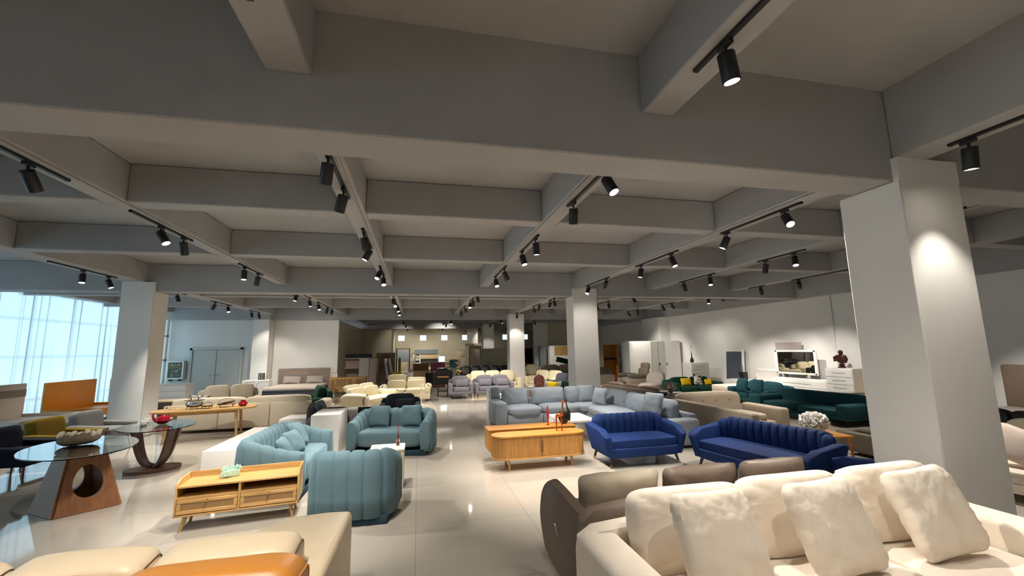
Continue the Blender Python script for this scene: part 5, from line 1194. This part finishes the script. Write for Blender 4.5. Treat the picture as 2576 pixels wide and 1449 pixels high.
t = thing('bookcase', 'dark wood bookcase standing before the far right wall', 'bookcase', (7.6, 30.2, 0))
part('carcass', mk(b2, -.5, .5, .2, .25, 0, 1.85), 'walnut', t)
for s in (-1, 1): part('side', mk(b2, s*.5-.03, s*.5+.03, -.2, .22, 0, 1.85), 'dark_wood', t)
for z in (.05, .5, .95, 1.4, 1.83): part('shelf', mk(b2, -.47, .47, -.2, .2, z-.02, z+.02), 'dark_wood', t)
part('yellow_box', mk(b2, -.3, .2, -.1, .15, .52, .85), 'yellow_fabric', t)
sofa('leather_sofa', 'rounded cream and brown sofa before the khaki partition', (7.6, 22.6, 0), -.1, 2.2, .95, 'taupe_fabric', .44, .9, .2, .6, 2, 2, .3)
cushion_thing('draped_cushion', 'dark green cushion lying on top of the rounded sofa before the partition', (7.95, 22.85, .885), (.9, .3, .2), 'green_velvet', 0, 0, .25, None, 140)
sofa('fabric_sofa', 'grey sofa heaped with pillows left of the orange lit shelf', (8.4, 19.6, 0), R(-40), 1.6, .9, 'dark_beige', .42, .84, .2, .58, 2, 2, .26, wr=.02)
single('grey_block', mk(box, (0, 0, .3), (.75, .8, .6), .04, 3), 'dark_beige', 'square grey upholstered block in front of the pillow heaped sofa', 'ottoman', (8.15, 17.95, 0), -.1)
t = thing('shelf_unit', 'honey wood shelf unit with glowing panel and one projecting shelf by the far right wall', 'shelf', (11.55, 24.4, 0))
part('back_panel', mk(b2, -.45, .35, .05, .1, 0, 1.98), 'honey_oak', t); part('shelf', mk(b2, -.6, .35, -.25, .05, 1.22, 1.26), 'honey_oak', t); part('side_panel', mk(b2, .35, .48, -.25, .1, 0, 1.98), 'orange_wood', t); part('dark_band', mk(b2, -.45, .35, .04, .05, 1.05, 1.2), 'walnut', t)
single('wood_board', mk(b2, -.12, .12, -.05, .05, 0, 1.9), 'concrete_wood', 'narrow stone patterned board right of the honey wood shelf unit', 'panel', (11.75, 23.6, 0))
single('wood_board', mk(b2, -.16, .16, -.2, .2, 0, 1.95), 'white_lacquer', 'narrow white cabinet end panel left of the white wardrobe', 'panel', (11.05, 21.4, 0))
# ------------------------------------------------------------------ white bedroom furniture along the right wall
t = thing('wardrobe', 'wide white wardrobe with two mirrored doors in the middle', 'wardrobe', (10.75, 18.25, 0))
W, H = 2.62, 2.07
part('carcass', mk(b2, -W/2, W/2, -.28, .3, 0, H, .004, 1), 'white_matte', t)
xs = [-1.31, -.60, -.17, .17, .49, .52+.0, 1.31]
for i, (x0, x1, m) in enumerate(((-1.30, -.62, 'white_matte'), (-.61, -.21, 'white_matte'), (-.20, .14, 'mirror'), (.15, .50, 'mirror'), (.51, .90, 'white_matte'), (.91, 1.30, 'white_matte'))):
    d_ = part('door', mk(b2, x0, x1, -.3, -.28, .05 if m != 'mirror' else .5, H-.02, .003, 1), m, t, 'mirrored door' if m == 'mirror' else None)
    if i in (1, 3, 4): hx = x0+.04; part('handle', mk(b2, hx-.012, hx+.012, -.33, -.3, .95, 1.07), 'black_metal', d_)
for x0, x1 in ((-.20, .14), (.15, .5)): part('lower_panel', mk(b2, x0, x1, -.3, -.28, .05, .49, .003, 1), 'white_matte', t)
def chest(label, loc, rz, W, H, D, n, name='drawer_chest', mat='white_lacquer'):
    t = thing(name, label, 'chest', loc, rz)
    part('body', mk(b2, -W/2, W/2, -D/2, D/2, .04, H, .006, 1), 'white_matte', t); part('plinth', mk(b2, -W/2+.03, W/2-.03, -D/2+.03, D/2-.02, 0, .04), 'white_matte', t)
    h = (H-.1)/n
    for i in range(n):
        d_ = part('drawer', mk(b2, -W/2+.012, W/2-.012, -D/2-.018, -D/2, .07+h*i, .07+h*(i+1)-.014, .003, 1), mat, t)
        part('groove', mk(b2, -W/4, W/4, -D/2-.021, -D/2-.017, .07+h*(i+.5)-.006, .07+h*(i+.5)+.006), 'grey_panel', d_)
    return t
chest('grey white chest of four drawers carrying a slim black vase on the right wall', (11.22, 15.75, 0), 0, .82, 1.13, .6, 4)
t = thing('bottle_vase', 'slim black bottle vase with wire neck on the grey white chest', 'vase', (11.05, 15.7, 1.13))
part('body', mk(lathe, [(.05, 0), (.075, .05), (.08, .1), (.05, .17), (.022, .23), (.018, .36), (.016, .40)], 16), 'black_leather', t)
part('wire_loop', mk(tube, [(.05*math.sin(2*PI*k/12), 0, .52-.12*math.cos(2*PI*k/12)) for k in range(13)], .006, 6), 'brass', t); part('tip', mk(lathe, [(.008, .63), (.018, .66), (.006, .70)], 8), 'black_leather', t)
t = thing('leaning_mirror', 'tall white framed mirror leaning on the right wall', 'mirror', (11.98, 14.45, 0))
bm = NB()
for s in (-1, 1): box(bm, (0, s*.46, .83), (.05, .1, 1.66), .008, 1)
for z, h in ((1.61, .1), (.25, .5)): box(bm, (0, 0, z), (.05, .84, h), .008, 1)
bmesh.ops.rotate(bm, verts=bm.verts, cent=(0, 0, 0), matrix=RY(.08).to_3x3()); z0 = min(v.co.z for v in bm.verts); bmesh.ops.translate(bm, verts=bm.verts, vec=(-.05, 0, -z0)); part('frame', bm, 'white_matte', t)
plain('dark_mirror', (70, 80, 88), .25); bm = NB(); box(bm, (-.008, 0, 1.03), (.03, .84, 1.08)); bmesh.ops.rotate(bm, verts=bm.verts, cent=(0, 0, 0), matrix=RY(.08).to_3x3()); bmesh.ops.translate(bm, verts=bm.verts, vec=(-.05, 0, -z0)); part('glass', bm, 'dark_mirror', t)
t = thing('night_stand', 'white low night stand between leaning mirror and white curved bed', 'night stand', (11.6, 13.64, 0), -PI/2)
part('body', mk(b2, -.36, .36, -.25, .25, .04, .58, .006, 1), 'white_lacquer', t); part('plinth', mk(b2, -.3, .3, -.2, .2, 0, .04), 'white_matte', t)
for k in range(2): part('drawer', mk(b2, -.34, .34, -.265, -.25, .07+.25*k, .3+.25*k, .003, 1), 'white_lacquer', t)
t = thing('statuette', 'small chrome statuette with a black box on the white night stand', 'ornament', (11.55, 13.55, .58))
part('box', mk(b2, -.09, .09, -.18, .06, 0, .26, .004, 1), 'black_metal', t); part('figure', mk(lathe, [(.05, .26), (.05, .28), (.02, .30), (.04, .36), (.025, .41), (.035, .46), (.01, .52)], 12, (0, -.05, 0)), 'chrome', t); part('horn', mk(tube, [(0, .12, 0), (0, .12, .14), (0, .1, .2), (0, .06, .24)], [.05, .04, .02, .005], 8), 'chrome', t)
t = thing('bed', 'white bed with curved glossy headboard on the right wall', 'bed', (10.9, 12.75, 0), -PI/2)
hp = [(.95, .1), (1.12, .1), (1.16, .5), (1.12, .85), (1.02, .97), (.94, .93), (1.0, .8), (1.03, .5)]
part('headboard', mk(prism, hp, 1.0, RZ(PI/2), .02, 2), 'white_lacquer', t)
part('base', mk(b2, -.48, .48, -.9, .95, .06, .3, .02), 'white_matte', t); part('mattress', mk(box, (0, .0, .38), (.94, 1.85, .2), .05, 3), 'pale_mattress', t)
for s in (-1, 1): part('foot', mk(b2, s*.4-.05, s*.4+.05, -.8, -.7, 0, .07), 'white_matte', t)
chest('long low white chest of drawers with a framed mirror on it', (11.72, 11.16, 0), -PI/2, 1.98, .74, .5, 3, 'dresser')
t = thing('dresser_mirror', 'wide white framed mirror standing on the long white chest', 'mirror', (11.75, 11.42, .74))
bm = NB()
for s in (-1, 1): box(bm, (0, s*.72, .5), (.05, .09, .75), .006, 1)
for z in (.145, .85): box(bm, (0, 0, z), (.05, 1.5, .06), .006, 1)
part('frame', bm, 'white_matte', t); part('glass', mk(b2, -.005, .012, -.68, .68, .17, .83), 'mirror', t)
for y in (-.4, .4): part('foot', mk(b2, -.06, .06, y-.03, y+.03, 0, .13), 'chrome', t)
single('wall_panel', mk(b2, -.02, .02, -.5, .5, -.13, .13, .004, 1), 'rose_grey', 'pale grey oblong board fixed high on the right wall above the framed mirror', 'panel', (12.02, 11.9, 1.74))
chest('tall white chest of drawers carrying the bronze bust', (11.68, 9.75, 0), -PI/2, .78, 1.12, .5, 5)
t = thing('bust', 'dark bronze bust of a figure with raised arm on the tall white chest', 'sculpture', (11.7, 9.85, 1.12))
part('base', mk(lathe, [(.10, 0), (.10, .03), (.06, .05), (.08, .09), (.05, .12)], 14), 'bronze', t)
part('torso', mk(soft, (0, 0, .25), (.14, .26, .26), 2.4, 7, wr=.02, seed=2), 'bronze', t); part('head', mk(soft, (0, .0, .43), (.11, .11, .14), 2.2, 6, wr=.008), 'bronze', t); part('arm', mk(tube, [(0, .1, .33), (-.05, .16, .28), (-.06, .15, .2), (-.05, .06, .22)], [.045, .04, .035, .025], 8), 'bronze', t); part('arm', mk(tube, [(0, -.1, .33), (0, -.15, .24), (-.02, -.12, .14)], [.045, .04, .03], 8), 'bronze', t)
t = thing('bed', 'cream padded bed with framed headboard partly hidden by the big right pillar', 'bed', (10.9, 8.35, 0), -PI/2)
bm = NB()
for s in (-1, 1): b2(bm, s*.9-.04, s*.9+.04, 1.0, 1.1, .1, 1.36)
b2(bm, -.9, .9, 1.0, 1.1, 1.3, 1.38); part('headboard_frame', bm, 'white_lacquer', t); part('headboard_pad', mk(box, (0, 1.0, .8), (1.72, .12, 1.0), .04, 3), 'cream_leather', t)
part('base', mk(b2, -.92, .92, -.86, 1.0, .04, .26, .02), 'brown_leather', t); part('mattress', mk(box, (0, .06, .34), (1.84, 1.82, .2), .06, 3), 'cream_leather', t)
for s in (-1, 1): part('foot', mk(b2, s*.8-.05, s*.8+.05, -.8, -.7, 0, .05), 'dark_wood', t)
single('white_board', mk(b2, -.3, .3, -.25, .25, 0, .12, .006, 1), 'white_lacquer', 'white low box lying beside the tall white chest on the cream bed', 'box', (10.75, 9.05, .445), .1)
# ------------------------------------------------------------------ right of the big pillar
t = thing('bed', 'bed with tall brown winged headboard at the right edge', 'bed', (11.0, 5.85, 0), -PI/2)
part('headboard', mk(box, (0, 1.0, .72), (1.55, .14, 1.18), .05, 3), 'brown_head', t); part('seam', mk(b2, .28, .29, .925, .93, .2, 1.28), 'dark_wood', t)
part('base', mk(b2, -.75, .75, -1.0, .95, .05, .3, .02), 'dark_beige', t); part('mattress', mk(box, (0, -.05, .38), (1.5, 1.9, .18), .05, 3), 'rose_grey', t)
t = sofa('leather_sofa', 'dark tufted leather sofa before the brown headboard at the right edge', (9.2, 5.4, 0), R(-100), 1.9, .85, 'black_leather', .36, .68, .2, .5, 3, 3, .18)
t = thing('fabric_armchair', 'small beige round back chair at the right edge behind the cream sofa', 'armchair', (8.1, 4.2, 0), R(-60))
part('seat', mk(soft, (0, 0, .34), (.6, .6, .18), 4, 6), 'beige_fabric', t); part('backrest', mk(soft, (0, .26, .52), (.62, .16, .42), 3, 7), 'beige_fabric', t)
for x in (-.2, .2):
    for y in (-.2, .2): part('leg', mk(tube, [(x, y, .28), (x*1.2, y*1.2, 0)], [.02, .012], 8), 'walnut', t)
t = sofa('fabric_sofa', 'cream sofa with loose pillows cut by the right edge behind the big pillar', (7.0, 3.45, 0), R(-85), 1.6, .95, 'cream_fabric', .36, .62, .2, .46, 2, 2, .2)
for i, (x, y, m, lb) in enumerate(((6.75, 3.72, 'pale_mattress', 'peach pillow on the cream sofa at the right edge'), (6.7, 3.3, 'cream_fabric', 'pale cream pillow on the cream sofa at the right edge'))):
    cushion_thing('scatter_cushion', lb, (x, y, .385), (.45, .42, .15), m, .4, R(-85), .3, None, 150+i)
